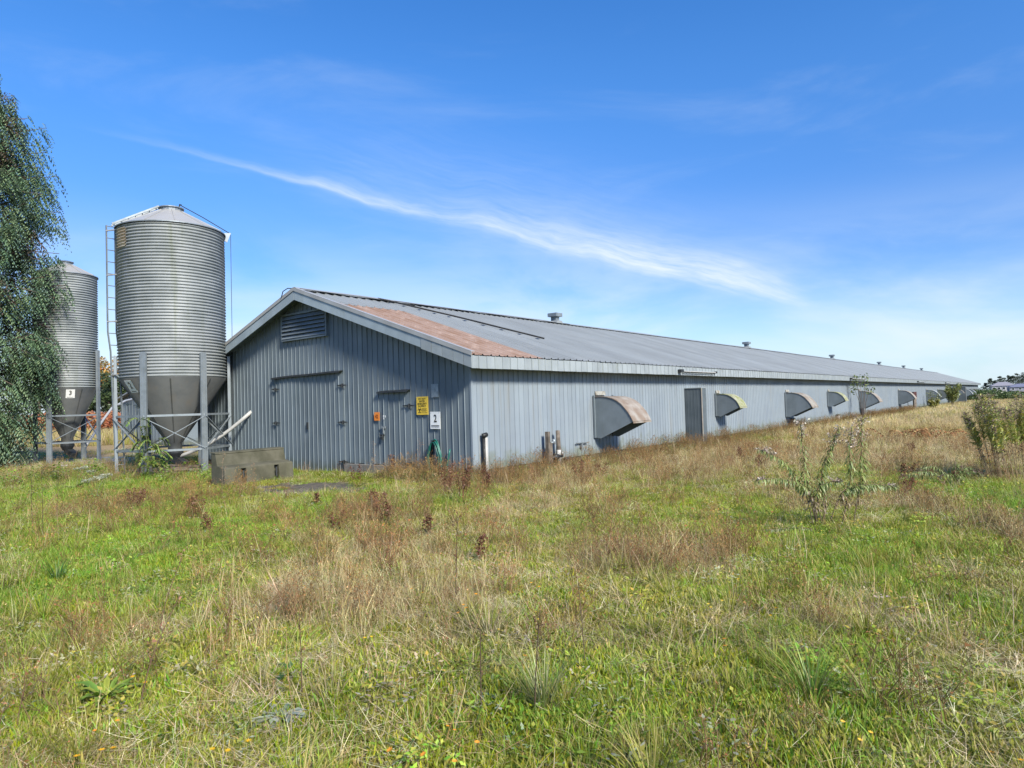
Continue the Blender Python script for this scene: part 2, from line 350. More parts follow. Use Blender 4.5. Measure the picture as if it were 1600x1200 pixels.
# patches: (px, py, rx, ry) surveyed on the photograph, turned into ellipses on the ground
def patch(px, py, rx, ry):
    c = G(px, py); a = G(px + rx, py); n_ = G(px, max(py - ry, 618)); b = G(px, py + ry)
    return (c.x, c.y, (a - c).length, (n_ - b).length / 2)
def blobs(lst):
    return [patch(*p[:4]) + ((p[4] if len(p) > 4 else 1.0),) for p in lst]
P_GREEN = blobs([(110, 800, 190, 70), (70, 915, 150, 80, 1.2), (330, 860, 140, 55), (470, 810, 130, 45), (560, 780, 90, 30, .6), (690, 785, 120, 22, .7),
                 (1310, 900, 150, 45, .9), (1540, 778, 110, 38, 1.1), (1250, 1085, 260, 60, .6), (930, 810, 90, 40, .6), (960, 790, 70, 30, .5), (1480, 950, 120, 40, .5),
                 (330, 915, 90, 30, .8), (820, 1110, 90, 40, .6), (1060, 1120, 220, 50, .5), (230, 745, 90, 25, .7), (1180, 800, 70, 25, .5), (1330, 850, 110, 30, .9)])
P_DRY = blobs([(560, 890, 170, 60), (650, 935, 170, 70, 1.1), (440, 965, 120, 60), (800, 835, 110, 50, .7), (1050, 880, 140, 30, 1.0), (1565, 830, 75, 60, 1.2), (1420, 690, 200, 40, 1.1),
               (1330, 720, 180, 30, .8), (900, 765, 130, 40, .8), (1440, 1010, 130, 60, .9), (600, 800, 130, 35, .6), (190, 1010, 150, 60, .8), (150, 795, 80, 25, .7), (1110, 740, 120, 40, .6),
               (760, 1000, 120, 50, .8), (1050, 1000, 150, 40, .5), (1500, 1110, 120, 50, .7), (330, 1100, 100, 60, .5), (990, 820, 90, 50, .5), (1300, 960, 90, 40, .8), (690, 850, 120, 40, .7)])
P_DARK = blobs([(230, 800, 100, 28), (1060, 880, 130, 24, 1.0), (1570, 835, 60, 55, 1.0), (540, 850, 150, 24, .6), (1430, 655, 90, 8, .9), (1480, 640, 80, 6, .8), (720, 770, 60, 40, .7), (850, 715, 90, 20, .6), (1130, 705, 100, 15, .7), (900, 742, 140, 16, .8), (1010, 735, 150, 16, .7), (1110, 722, 120, 14, .6), (590, 805, 110, 18, .7), (320, 815, 50, 20, .8), (1390, 740, 90, 14, .5)])
P_MOSS = blobs([(300, 1060, 150, 40), (700, 1095, 150, 40), (900, 1060, 170, 45, .8), (1110, 800, 130, 40, .9), (1180, 830, 110, 40, .8), (470, 1020, 90, 30, .7), (1000, 1110, 150, 40, .8), (120, 1110, 120, 40, .8), (1040, 930, 180, 40, .5), (620, 1050, 100, 30, .8), (820, 870, 90, 30, .5), (380, 752, 50, 10, 1.2)])
def field(x, y, bl, seed):
    x = np.asarray(x, float); y = np.asarray(y, float)
    wx = x + (fbm(x, y, 0.9, seed + 50) - .5) * 1.1; wy = y + (fbm(x, y, 0.9, seed + 90) - .5) * 1.1
    v = np.zeros_like(x)
    for cx, cy, a, b, w in bl:
        q = ((wx - cx) / a) ** 2 + ((wy - cy) / b) ** 2
        v = np.maximum(v, w * np.exp(-0.8 * q))
    return v
def apron(x, y):
    """bare blackish patch in front of the doors"""
    s, t = to_barn(np.asarray(x, float), np.asarray(y, float))
    q = ((s + 2.45 + 0.15 * (t - 2.6)) / 1.5) ** 2 + ((t - 2.7) / 2.5) ** 2
    return q + (fbm(x, y, 0.7, 71) - .5) * 1.1
C_BLOCK = None
def site_fields(x, y):
    g = field(x, y, P_GREEN, 1); d = field(x, y, P_DRY, 2); k = field(x, y, P_DARK, 3); m = field(x, y, P_MOSS, 4)
    r = np.hypot(x, y); s, t = to_barn(x, y)
    # the strip along the barn and the far field are dry; noise breaks every edge
    d = np.maximum(d, np.clip((r - 24) / 15, 0, 0.85) * (x > -4)); g = g * np.where((x > 2) & (r > 20), 0.35, 1)
    n = fbm(x, y, 1.3, 21); n2 = fbm(x, y, 0.45, 33, 2)
    g = np.clip(g * 1.15 + (n - .5) * 0.9 + (n2 - .5) * .5, 0, 1); d = np.clip(d * 1.1 + (fbm(x, y, 1.1, 41) - .5) * 1.0 + (n2 - .5) * .4, 0, 1)
    m = np.clip(m + (fbm(x, y, 0.9, 61) - .5) * 0.9, 0, 1); k = np.clip(k + (n2 - .5) * .5, 0, 1) * (k > .12)
    return g, d, k, m
def blocked(x, y):
    s, t = to_barn(x, y)
    b = (s > -0.06) & (s < LEN + .2) & (t > -0.1) & (t < WID + .1)
    b |= apron(x, y) < 0.50 + 0.45 * (RNG.uniform(0, 1, np.shape(x)) - .6)
    b |= (np.hypot(x + 10.55, y - 21.2) < 1.9)
    return b

# ------------------------------------------------------------------ ground: one sheet to the horizon
def lines(lo, hi, step, far, grow=1.22):
    a = list(np.arange(lo, hi, step)); d = step; x = a[-1]
    while x < far: d *= grow; x += d; a.append(x)
    d = step; x = a[0]
    while x > -far: d *= grow; x -= d; a.insert(0, x)
    return np.array(a)
gx = lines(-24, 26, 0.16, 3500); gy = lines(0, 30, 0.16, 3500)
XX, YY = np.meshgrid(gx, gy); ZZ = gz(XX, YY)
g_, d_, k_, m_ = site_fields(XX.ravel(), YY.ravel())
base = np.tile(np.array([0.165, 0.155, 0.055]), (XX.size, 1))
def lerp(a, b, t): return a + (np.asarray(b) - a) * np.clip(t, 0, 1)[:, None]
base = lerp(base, (0.215, 0.165, 0.085), d_ * 0.8)
base = lerp(base, (0.075, 0.115, 0.02), g_ * 0.7)
base = lerp(base, (0.19, 0.205, 0.028), m_ * 0.8)
base = lerp(base, (0.075, 0.05, 0.032), k_ * 0.6)
rr = np.hypot(XX.ravel(), YY.ravel())
left = (XX.ravel() < -9) & (YY.ravel() > 24)
tan = np.clip((YY.ravel() - 27.5) / 2, 0, 1) * np.clip((-15 - XX.ravel()) / 3 + 1, 0, 1)
base = lerp(base, (0.30, 0.215, 0.135), tan * (0.55 + 0.45 * fbm(XX.ravel(), YY.ravel(), 2.0, 5)))
base = lerp(base, (0.17, 0.125, 0.075), tan * np.clip((YY.ravel() - 41) / 4, 0, 1))
base = np.clip(base * 1.25, 0, .6)
nx, ny = len(gx), len(gy)
idx = np.arange(nx * ny).reshape(ny, nx)
Q = np.stack([idx[:-1, :-1], idx[:-1, 1:], idx[1:, 1:], idx[1:, :-1]], -1).reshape(-1, 4)
mg, nt, out = new_mat('ground_soil_and_moss'); bs = nt.nodes.new('ShaderNodeBsdfPrincipled'); lk(nt, bs.outputs[0], out.inputs[0])
at = nt.nodes.new('ShaderNodeAttribute'); at.attribute_name = 'Col'; pos = nt.nodes.new('ShaderNodeNewGeometry').outputs['Position']
cc = mixc_(nt, ramp(nt, noise(nt, pos, 6.0, 6, 0.65), 0.35, 0.7, 0.0, 0.6), at.outputs['Color'], (0.16, 0.135, 0.075))
cc = mixc_(nt, ramp(nt, noise(nt, pos, 26.0, 4, 0.7), 0.45, 0.75, 0.0, 0.35), cc, (0.05, 0.05, 0.02))
lk(nt, cc, bs.inputs['Base Color']); bs.inputs['Roughness'].default_value = 0.95; bs.inputs['Specular IOR Level'].default_value = 0.1
bp = nt.nodes.new('ShaderNodeBump'); bp.inputs['Strength'].default_value = 0.9; bp.inputs['Distance'].default_value = 0.04; lk(nt, noise(nt, pos, 22.0, 5, 0.7), bp.inputs['Height']); lk(nt, bp.outputs[0], bs.inputs['Normal'])
ground = bpy.data.objects.new('ground', npmesh('ground', np.stack([XX.ravel(), YY.ravel(), ZZ.ravel()], 1), Q, base, mg, True)); COL.objects.link(ground)
tag(ground, 'rough field of grass, moss and dry stalks around the barn', kind='structure')

# bare gritty apron in front of the doors
ax = np.arange(-9, 1, 0.12); ay = np.arange(11, 20, 0.12); AX, AY = np.meshgrid(ax, ay); q = apron(AX, AY)
s_, t_ = to_barn(AX, AY)
ok = (q < 0.95) & (s_ < -0.12)
idx = np.arange(AX.size).reshape(AX.shape)
okq = ok[:-1, :-1] & ok[:-1, 1:] & ok[1:, 1:] & ok[1:, :-1]
Q = np.stack([idx[:-1, :-1], idx[:-1, 1:], idx[1:, 1:], idx[1:, :-1]], -1)[okq]
used, inv = np.unique(Q, return_inverse=True)
V = np.stack([AX.ravel(), AY.ravel(), gz(AX, AY).ravel() + 0.012 + 0.02 * np.clip(0.9 - q.ravel(), 0, .5)], 1)[used]
M_GRIT = weathered('gritty_tarmac', (0.115, 0.10, 0.08), (0.05, 0.046, 0.038), 0.95, scale=5, streak=(3, 3, 3), dirt=0.8, dirt_col=(0.10, 0.11, 0.035), rnd=0, bump=0.8, fine=45)
ap = bpy.data.objects.new('apron', npmesh('apron', V, inv.reshape(-1, 4), None, M_GRIT, True)); COL.objects.link(ap)
tag(ap, 'dark gritty bare patch in front of the barn doors', kind='structure')
# ------------------------------------------------------------------ the barn
barn = empty('poultry_barn', BARN_C, PHI, 'very long low poultry barn with grey ribbed siding and a galvanised gable roof', 'barn')
Z0, EAVE, ROOF0, RIDGE = 0.25, 2.60, 2.93, 5.20
SLOPE = (RIDGE - ROOF0) / (WID / 2 + 0.4)
def roof_z(t): return ROOF0 + SLOPE * ((t if t <= WID / 2 else WID - t) + 0.4)
# foundation and dark core behind the siding
MB().box((0.01, 0.01, -0.4), (LEN, WID - .01, Z0)).build('foundation', M_FOUND, barn)
core = MB(); core.prism([(0.02, Z0), (WID - .02, Z0), (WID - .02, roof_z(0) - .1), (WID / 2, RIDGE - .1), (0.02, roof_z(0) - .1)], 0, 0.02, LEN - .02)
core.build('wall_core', M_DARK, barn)
# siding: profiles with one raised rib per board
SEC = [(0.0, -.014), (.174, -.014), (.179, -.031), (.191, -.031), (.196, -.014), (.2, -.014)]
def strip_long(mb, s0, z0, z1, jit=0.0):
    vs = [(s0 + x, y + jit, z) for x, y in SEC for z in (z0, z1)]
    return mb.add(vs, [(2 * i, 2 * i + 2, 2 * i + 3, 2 * i + 1) for i in range(len(SEC) - 1)])
lm = strip_long(MB(), 0, 0, EAVE + .02 - Z0).mesh('siding_board', M_WALL)
NEAR = 90
for i in range(NEAR):
    inst('siding_board', lm, barn, (i * .2, random.uniform(-.003, .003), Z0 + random.uniform(-.012, .006)))
rest = MB()
for i in range(NEAR, int(LEN / .2)): strip_long(rest, i * .2, Z0, EAVE + .02)
tag(rest.build('siding_board', M_WALL, barn), kind='stuff')
def strip_gable(mb, t0, z0, za, zb, x0=0.0, wid=.2):
    k = wid / .2
    vs = []
    for tt, xx in SEC:
        zt = za + (zb - za) * tt / .2
        vs += [(x0 + xx, t0 + tt * k, z0), (x0 + xx, t0 + tt * k, zt)]
    return mb.add(vs, [(2 * i, 2 * i + 2, 2 * i + 3, 2 * i + 1) for i in range(len(SEC) - 1)])
def ribbed(o, rib):
    """the raised rib of a gable board has worn paler than the board"""
    o.data.materials.append(rib)
    for p in o.data.polygons:
        ys = [o.data.vertices[i].co.x for i in p.vertices]; xm = min(ys)
        if max(ys) - min(ys) > .015 or (max(ys) - min(ys) < .001 and len([1 for y in ys if abs(y - RIBX(o)) < .001]) == 4): p.material_index = 1
    return o
def RIBX(o): return min(v.co.x for v in o.data.vertices)
def put(mb, name, mat, par, x=0.0, **k):
    return mb.build(name, mat, par, loc=(x, 0, 0), **k)
for j in range(62):
    t0 = j * .2; z0 = Z0 - random.uniform(0, .04)
    mid_t = t0 + .1
    if 4.6 < mid_t < 7.8: z0 = 2.72
    elif 2.0 < mid_t < 3.0: z0 = 2.13
    elif 3.0 <= mid_t < 4.6: z0 = 0.31 + random.uniform(-.02, .02)
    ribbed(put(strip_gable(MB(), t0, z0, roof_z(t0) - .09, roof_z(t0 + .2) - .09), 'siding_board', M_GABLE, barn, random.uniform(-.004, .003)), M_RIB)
MB().box((-.03, -.042, Z0 - .05), (.03, .012, EAVE + .02)).build('corner_trim', M_WALL, barn)
# far gable
MB().prism([(0, Z0), (WID, Z0), (WID, roof_z(0) - .1), (WID / 2, RIDGE - .1), (0, roof_z(0) - .1)], 0, LEN - .02, LEN).build('end_wall', M_GABLE, barn)
# back wall is one sheet, never seen from here
MB().box((0, WID - .02, Z0), (LEN, WID, roof_z(0) - .1)).build('back_wall', M_WALL, barn)
# concrete under and between the doors
sill = MB()
for a, b in ((2.0, 2.995), (3.0, 3.8), (3.805, 4.60)):
    sill.box((-.07 - random.uniform(0, .012), a, -.1), (.0, b, .30 + random.uniform(-.015, .015)))
bevel(sill.build('door_sill', M_SILL, barn), .012)

# big double door
def door_leaf(name, t0, t1, z0, z1, x0, boards, mat):
    d = MB().box((x0, t0, z0), (x0 + .035, t1, z1)).build(name, mat, barn)
    w = (t1 - t0) / boards
    for b in range(boards):
        o = strip_gable(MB(), t0 + b * w, z0 + .004, z1 - .004, z1 - .004, x0 + .012 + random.uniform(-.002, .002), w).build('siding_board', mat, d); ribbed(o, M_RIB)
    return d
def hinge(par, t, z, x, side):
    m = MB()
    m.box((x - .018, t - .05, z - .05), (x, t - .006, z + .05)); m.box((x - .018, t + .006, z - .03), (x, t + .06, z + .03))
    m.tube([(x - .018, t, z - .07), (x - .018, t, z + .05)], .012, 6)
    m.prism([(t + side * .05, z - .02), (t + side * .22, z - .008), (t + side * .22, z + .012), (t + side * .05, z + .025)], 0, x - .014, x - .002)
    m.prism([(t - side * .04, z - .02), (t - side * .18, z - .006), (t - side * .18, z + .010), (t - side * .04, z + .025)], 0, x - .014, x - .002)
    return m.build('hinge', M_DARK, par)
XD = -.028
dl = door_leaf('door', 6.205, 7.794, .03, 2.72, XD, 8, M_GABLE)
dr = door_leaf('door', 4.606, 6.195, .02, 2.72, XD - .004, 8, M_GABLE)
for z in (2.42, 1.41): hinge(dl, 7.80, z, XD - .03, -1)
for z in (2.41, 1.41, .34): hinge(dr, 4.60, z, XD - .035, 1)
MB().box((XD - .055, 6.17, 1.22), (XD - .027, 6.24, 1.42)).build('latch', M_DARK, dl)
sd_ = door_leaf('door', 2.006, 2.994, .30, 2.14, XD, 5, M_GABLE)
for z in (1.80, .36): hinge(sd_, 2.0, z, XD - .03, 1)
hd = MB(); hd.box((XD - .05, 2.90, 1.24), (XD - .022, 3.06, 1.30)); hd.tube([(XD - .06, 2.95, 1.27), (XD - .06, 2.95, 1.12), (XD - .04, 2.95, 1.10)], .012, 6); hd.build('latch', M_LEG, sd_)
lock = MB(); lock.box((XD - .075, 2.97, .96), (XD - .035, 3.06, 1.03)); lock.tube([(XD - .055, 2.98, 1.03), (XD - .055, 2.985, 1.075), (XD - .055, 3.045, 1.075), (XD - .055, 3.05, 1.03)], .009, 6); lock.box((XD - .045, 2.93, 1.05), (XD - .028, 3.12, 1.085)); lock.build('padlock', M_DARK, sd_)
# drip flashings over the doors, bent with age
def drip(ta, tb, z, amp, seed):
    m = MB(); n = 14; vs = []
    for i in range(n + 1):
        k = i / n; t = ta + (tb - ta) * k; zz = z + amp * (math.sin(k * 3.0 + seed) * .6 + math.sin(k * 9 + seed) * .2)
        dx = .03 * math.sin(k * 5 + seed)
        vs += [(-.012, t, zz + .035), (-.13 - dx, t, zz + .012), (-.135 - dx, t, zz - .035), (-.125 - dx, t, zz - .035), (-.115 - dx, t, zz), (-.012, t, zz + .015)]
    fs = [(i * 6 + k, i * 6 + (k + 1) % 6, i * 6 + 6 + (k + 1) % 6, i * 6 + 6 + k) for i in range(n) for k in range(6)]
    fs += [tuple(range(6)), tuple(n * 6 + k for k in range(5, -1, -1))]
    return m.add(vs, fs).build('drip_flashing', M_DARK, barn)
drip(4.62, 7.92, 2.77, .035, 1.0); drip(1.98, 3.16, 2.17, .015, 0.3)
# gable louvre
lv = MB()
LT0, LT1, LZ0, LZ1 = 5.24, 7.30, 3.86, 4.55
lv.box((-.05, LT0, LZ0), (-.015, LT1, LZ1)).build('gable_louvre', M_INSIDE, barn)
louvre = bpy.data.objects['gable_louvre']
fr = MB(); fr.box((-.115, LT0 - .06, LZ0 - .05), (-.02, LT0 - .002, LZ1 + .05)); fr.box((-.115, LT1 + .002, LZ0 - .05), (-.02, LT1 + .06, LZ1 + .05))
fr.box((-.115, LT0 - .002, LZ1 + .002), (-.02, LT1 + .002, LZ1 + .05)); fr.box((-.12, LT0 - .002, LZ0 - .05), (-.02, LT1 + .002, LZ0 - .002)); fr.build('louvre_frame', M_GABLE, louvre)
for i in range(6):
    z = LZ0 + .02 + i * .112
    m = MB(); m.prism([(-.135, z - .01), (-.128, z + .012), (-.055, z + .10), (-.052, z + .085), (-.118, z - .012)], 1, LT0 + .002, LT1 - .002)
    # prism over axis 1 takes (x, z)
    m.build('slat', M_HOOD, louvre)
MB().box((-.05, .99, 1.98), (-.038, 1.23, 2.30)).build('cover_plate', plain('bare_plate', (.24, .28, .31), .45, .2), barn)

# roof deck, sheets, ridge cap
deck = MB()
for sg in (0, 1):
    P = lambda t, z: ((t, z) if sg == 0 else (WID - t, z))
    deck.prism([P(-.4, ROOF0 - .03), P(WID / 2, RIDGE - .03), P(WID / 2, RIDGE - .10), P(-.4, ROOF0 - .10)], 0, -.40, LEN + .4)
roof = deck.build('roof', M_DARK, barn)
SHW = .9
def sheet_pts(row):
    pts = []
    for k in range(3):
        x0 = k * .3
        pts += [(x0, 0), (x0 + .018, .032), (x0 + .05, .032), (x0 + .068, 0)]
        pts += [(x0 + .18, .0), (x0 + .19, .006)]
    pts.append((SHW + .005, 0)); return pts
ang = math.atan(SLOPE); ca, sa = math.cos(ang), math.sin(ang)
def sheet(mb, s0, l0, l1, lift=0.0, side=0):
    pts = sheet_pts(0)
    vs = []
    for x, h in pts:
        for l in (l0, l1):
            t = -.445 + l * ca - (h + lift) * sa; z = ROOF0 - .028 - .045 * SLOPE + l * sa + (h + lift) * ca
            vs.append((s0 + x, t if side == 0 else WID - t, z))
    return mb.add(vs, [(2 * i, 2 * i + 2, 2 * i + 3, 2 * i + 1) for i in range(len(pts) - 1)])
LTOT = (WID / 2 + .445) / ca
NS = int((LEN + .8) / SHW)
for i in range(60):
    s0 = -.4 + i * SHW
    if i < 3:
        put(sheet(MB(), s0, 0, LTOT * .80 + (0.08, .16, -.10)[i]), 'roof_sheet', M_RUST, roof)
        sheet(MB(), s0, LTOT * .76, LTOT, .008).build('roof_sheet', M_ROOF, roof)
    else:
        sheet(MB(), s0, random.uniform(-.012, .012), LTOT, random.uniform(0, .004)).build('roof_sheet', M_ROOF, roof)
rest = MB()
for i in range(60, NS): sheet(rest, -.4 + i * SHW, 0, LTOT)
for i in range(NS): sheet(rest, -.4 + i * SHW, 0, LTOT, 0, 1)
tag(rest.build('roof_sheet', M_ROOF, roof), kind='stuff')
rc = MB(); zr = RIDGE + .03
n = 60; vs = []; fs = []
for i in range(n + 1):
    s = -.42 + (LEN + .84) * i / n; w = .012 * math.sin(i * 1.7)
    vs += [(s, WID / 2 - .20, zr - .20 * SLOPE + .012), (s, WID / 2 - .02, zr + .03 + w), (s, WID / 2 + .02, zr + .03 + w), (s, WID / 2 + .20, zr - .20 * SLOPE + .012)]
for i in range(n): fs += [(i * 4 + k, i * 4 + k + 1, i * 4 + k + 5, i * 4 + k + 4) for k in range(3)]
rc.add(vs, fs).build('ridge_cap', M_ROOF, roof)
# soffits
so_ = MB(); so_.box((0.0, -.40, EAVE + .0), (LEN, -.002, EAVE + .018)).box((0, WID + .002, EAVE), (LEN, WID + .4, EAVE + .018))
so_.build('soffit', M_TRIM, barn)
gs = MB()
for sg in (0, 1):
    P = lambda t, z: ((t, z) if sg == 0 else (WID - t, z))
    gs.prism([P(-.40, ROOF0 - .125), P(WID / 2, RIDGE - .125), P(WID / 2, RIDGE - .14), P(-.40, ROOF0 - .14)], 0, -.40, -.002)
gs.build('gable_soffit', M_GABLE, barn)
# eave fascia: ribbed metal pieces
bk = MB().box((-.40, -.418, EAVE - .005), (LEN + .4, -.402, ROOF0 - .13)).box((-.4, WID + .402, EAVE), (LEN + .4, WID + .418, ROOF0 - .13)).build('fascia_backing', M_DARK, barn)
FW = .285
def fascia(mb, s0, jz=0):
    sec = [(.006, -.421), (FW - .040, -.421), (FW - .036, -.440), (FW - .012, -.440), (FW - .006, -.421)]
    vs = [(s0 + x, y, z + jz) for x, y in sec for z in (EAVE - .012, ROOF0 - .055)]
    return mb.add(vs, [(2 * i, 2 * i + 2, 2 * i + 3, 2 * i + 1) for i in range(4)])
fm = fascia(MB(), 0).mesh('fascia_panel', M_TRIM)
for i in range(70): inst('fascia_panel', fm, barn, (-.435 + i * FW, 0, random.uniform(-.004, .004)))
rest = MB()
for i in range(70, int((LEN + .85) / FW)): fascia(rest, -.435 + i * FW)
tag(rest.build('fascia_panel', M_TRIM, barn), kind='stuff')
# barge boards on the gable (lower end cased in short metal pieces)
def barge(ta, tb, x0, x1, mat, name, sg=0, drop=.30, top=.045):
    P = lambda t, z: ((t, z) if sg == 0 else (WID - t, z))
    rz = lambda t: ROOF0 + SLOPE * (t + .4)
    return MB().prism([P(ta, rz(ta) - drop), P(ta, rz(ta) - top), P(tb, rz(tb) - top), P(tb, rz(tb) - drop)], 0, x0, x1).build(name, mat, barn)
edges = [-.445, -.20, .12, .46, .80, 1.15]
for a, b in zip(edges[:-1], edges[1:]): barge(a + .007, b - .007, -.438, -.415, M_TRIM, 'barge_piece', 0, .325, .05)
barge(-.43, 1.15, -.414, -.402, M_DARK, 'barge_backing', 0, .32, .05)
M_BARGE = weathered('barge_paint', (0.29, 0.35, 0.39), (0.225, 0.275, 0.31), 0.5, scale=1.5, streak=(3, 3, 1), dirt=0.4, dirt_col=(0.2, 0.22, 0.2), rnd=0.06, bump=0.06)
for a, b in ((1.155, 3.70), (3.706, 6.19)): barge(a, b, -.432, -.402, M_BARGE, 'barge_board', 0, .30, .05)
for a, b in ((-.44, 2.9), (2.906, 6.19)): barge(a, b, -.432, -.402, M_BARGE, 'barge_board', 1, .30, .05)
for sg in (0, 1):
    P = lambda t, z: ((t, z) if sg == 0 else (WID - t, z))
    m = MB(); rz = lambda t: ROOF0 + SLOPE * (t + .4) + .012
    m.prism([P(-.45, rz(-.45) - .06), P(-.45, rz(-.45) + .03), P(6.2, rz(6.2) + .03), P(6.2, rz(6.2) - .06)], 0, -.452, -.440)
    m.prism([P(-.45, rz(-.45) + .032), P(-.45, rz(-.45) + .042), P(6.2, rz(6.2) + .042), P(6.2, rz(6.2) + .032)], 0, -.452, -.33)
    m.build('rake_flashing', M_CONE, barn)
# vent hoods
HOOD_TONES = {'rust': weathered('rusty_cover', (0.185, 0.14, 0.105), (0.27, 0.25, 0.225), 0.75, scale=2.6, streak=(4, 4, 4), dirt=0.6, dirt_col=(0.10, 0.06, 0.04), rnd=0, bump=.2),
              'moss': weathered('mossy_cover', (0.301, 0.301, 0.232), (0.178, 0.198, 0.068), 0.85, scale=4.5, streak=(4, 4, 4), dirt=0.4, dirt_col=(0.14, 0.15, 0.06), rnd=0, bump=.3),
              'tan': weathered('stained_cover', (0.26, 0.245, 0.22), (0.19, 0.155, 0.125), 0.75, scale=3.2, streak=(4, 4, 4), dirt=0.5, dirt_col=(0.2, 0.2, 0.1), rnd=0, bump=.2),
              'pale': weathered('bare_cover', (0.350, 0.372, 0.380), (0.289, 0.304, 0.289), 0.5, scale=2.5, dirt=0.5, dirt_col=(0.25, 0.25, 0.18), rnd=0, bump=.1)}
M_DUSTY = weathered('dusty_flashing', (0.274, 0.281, 0.266), (0.167, 0.152, 0.122), 0.8, scale=6, dirt=.6, dirt_col=(.12, .10, .07), rnd=.1, bump=.1)
def hood(s, big, tone, w):
    if big: prof = [(0, 1.90), (.25, 1.90), (.44, 1.885), (.62, 1.84), (.77, 1.77), (.91, 1.67), (1.02, 1.55), (1.12, 1.43), (1.20, 1.31), (1.27, 1.17)]; low = [(.20, .69), (0, .73)]
    else: prof = [(0, 1.91), (.20, 1.91), (.38, 1.895), (.52, 1.86), (.64, 1.80), (.76, 1.71), (.85, 1.62), (.92, 1.51), (.98, 1.38)]; low = [(.20, 1.02), (0, 1.06)]
    Y0 = -.037
    h = MB()
    for a in (s, s + w - .025):       # two cheeks
        h.prism([(Y0 - d, z) for d, z in prof] + [(Y0 - d, z) for d, z in low], 0, a, a + .025)
    # a collar where it meets the wall
    z0, z1 = low[-1][1], 1.91
    h.box((s - .045, Y0 - .05, z0 - .02), (s - .002, Y0, z1 + .03)); h.box((s + w + .002, Y0 - .05, z0 - .02), (s + w + .045, Y0, z1 + .03))
    # stiffening lip on the lower edge of the near cheek
    ho = h.build('vent_hood', M_HOOD, barn)
    c = MB(); vs = []
    for d, z in prof:
        for a in (s - .02, s + w + .02): vs.append((a, Y0 - d - .004, z + .006))
    k = len(prof)
    for d, z in prof:
        for a in (s - .02, s + w + .02): vs.append((a, Y0 - d + .006, z - .012))
    fs = []
    for i in range(k - 1): fs += [(2 * i, 2 * i + 1, 2 * i + 3, 2 * i + 2), (2 * (i + k), 2 * (i + k) + 2, 2 * (i + k) + 3, 2 * (i + k) + 1), (2 * i, 2 * i + 2, 2 * (i + k) + 2, 2 * (i + k)), (2 * i + 1, 2 * (i + k) + 1, 2 * (i + k) + 3, 2 * i + 3)]
    c.add(vs, fs); c.box((s - .02, Y0 - prof[-1][0] - .012, prof[-1][1] - .05), (s + w + .02, Y0 - prof[-1][0] + .0, prof[-1][1] + .0))
    c.build('hood_cover', HOOD_TONES[tone], ho)
    fan = MB(); zc = (z0 + z1) / 2; fan.box((s + .03, Y0 - .02, z0 + .04), (s + w - .03, Y0 + .0, z1 - .04)); fan.build('fan_opening', M_INSIDE, ho)
    fb = MB(); R = min(w, z1 - z0) / 2 - .1
    for b in range(4):
        a = b * math.pi / 2 + .4
        fb.beam((s + w / 2, Y0 - .09, zc), (s + w / 2 + R * math.cos(a), Y0 - .07, zc + R * math.sin(a)), .18, .012, (0, 1, .4))
    fb.tube([(s + w / 2, Y0 - .021, zc), (s + w / 2, Y0 - .14, zc)], .07, 10); fb.build('fan_blades', M_LEG, ho)
    # flashing above with dusty stain
    MB().prism([(Y0, 2.06), (Y0 - .012, 2.06), (Y0 - .05, 1.945), (Y0, 1.945)], 0, s + .08, s + w * .6).build('flashing', M_DUSTY, ho)
    return ho
for s, big, tone in ((5.30, 1, 'rust'), (14.45, 0, 'moss'), (23.5, 1, 'tan'), (31.72, 0, 'moss'), (40.2, 1, 'tan'), (55.7, 1, 'tan'), (72.6, 1, 'pale'), (82.0, 1, 'moss'), (91.5, 1, 'pale'),
                     (101.0, 0, 'tan'), (110.5, 1, 'pale'), (117.0, 1, 'pale'), (123.5, 1, 'tan'), (130.0, 1, 'pale'), (135.5, 1, 'pale')):
    hood(s, big, tone, 1.05 if big else .75)
# projecting side enclosures
def enclosure(s, w, d, z1, boards):
    e = MB().box((s, -.037 - d, .0), (s + w, -.037, z1)).build('side_enclosure', M_BOX, barn)
    bw = d / boards
    for b in range(boards):
        m = MB(); y = -.037 - b * bw
        m.add([(s - .006, y, .0), (s - .006, y, z1), (s - .006, y - bw + .03, .0), (s - .006, y - bw + .03, z1), (s - .011, y - bw + .022, 0), (s - .011, y - bw + .022, z1), (s - .006, y - bw, 0), (s - .006, y - bw, z1)],
              [(0, 1, 3, 2), (2, 3, 5, 4), (4, 5, 7, 6)])
        m.build('siding_board', M_BOX, e)
    MB().box((s - .03, -.05 - d, z1 + .002), (s + w + .03, -.037, z1 + .03)).build('cap', M_TRIM, e)
    MB().box((s - .025, -.06 - d, .0), (s + .03, -.039 - d, z1)).build('corner_trim', HOOD_TONES['tan'], e)
enclosure(11.62, .40, .62, 2.12, 5); enclosure(104.5, 1.2, .9, 2.2, 3)
# tube lights along the fascia
def tube_light(s, L):
    b = MB().box((s, -.48, 2.715), (s + L, -.444, 2.745)).build('tube_light', M_TRIM, barn)
    MB().tube([(s + .08, -.53, 2.715), (s + L - .08, -.53, 2.715)], .016, 8).build('tube', M_PVC, b)
    MB().box((s - .22, -.56, 2.68), (s - .002, -.442, 2.78)).box((s + L + .002, -.54, 2.69), (s + L + .06, -.444, 2.765)).build('end_cap', M_DARK, b)
tube_light(10.45, 3.0); tube_light(36.0, 4.2); tube_light(64.0, 4.5); tube_light(86.0, 4.5)
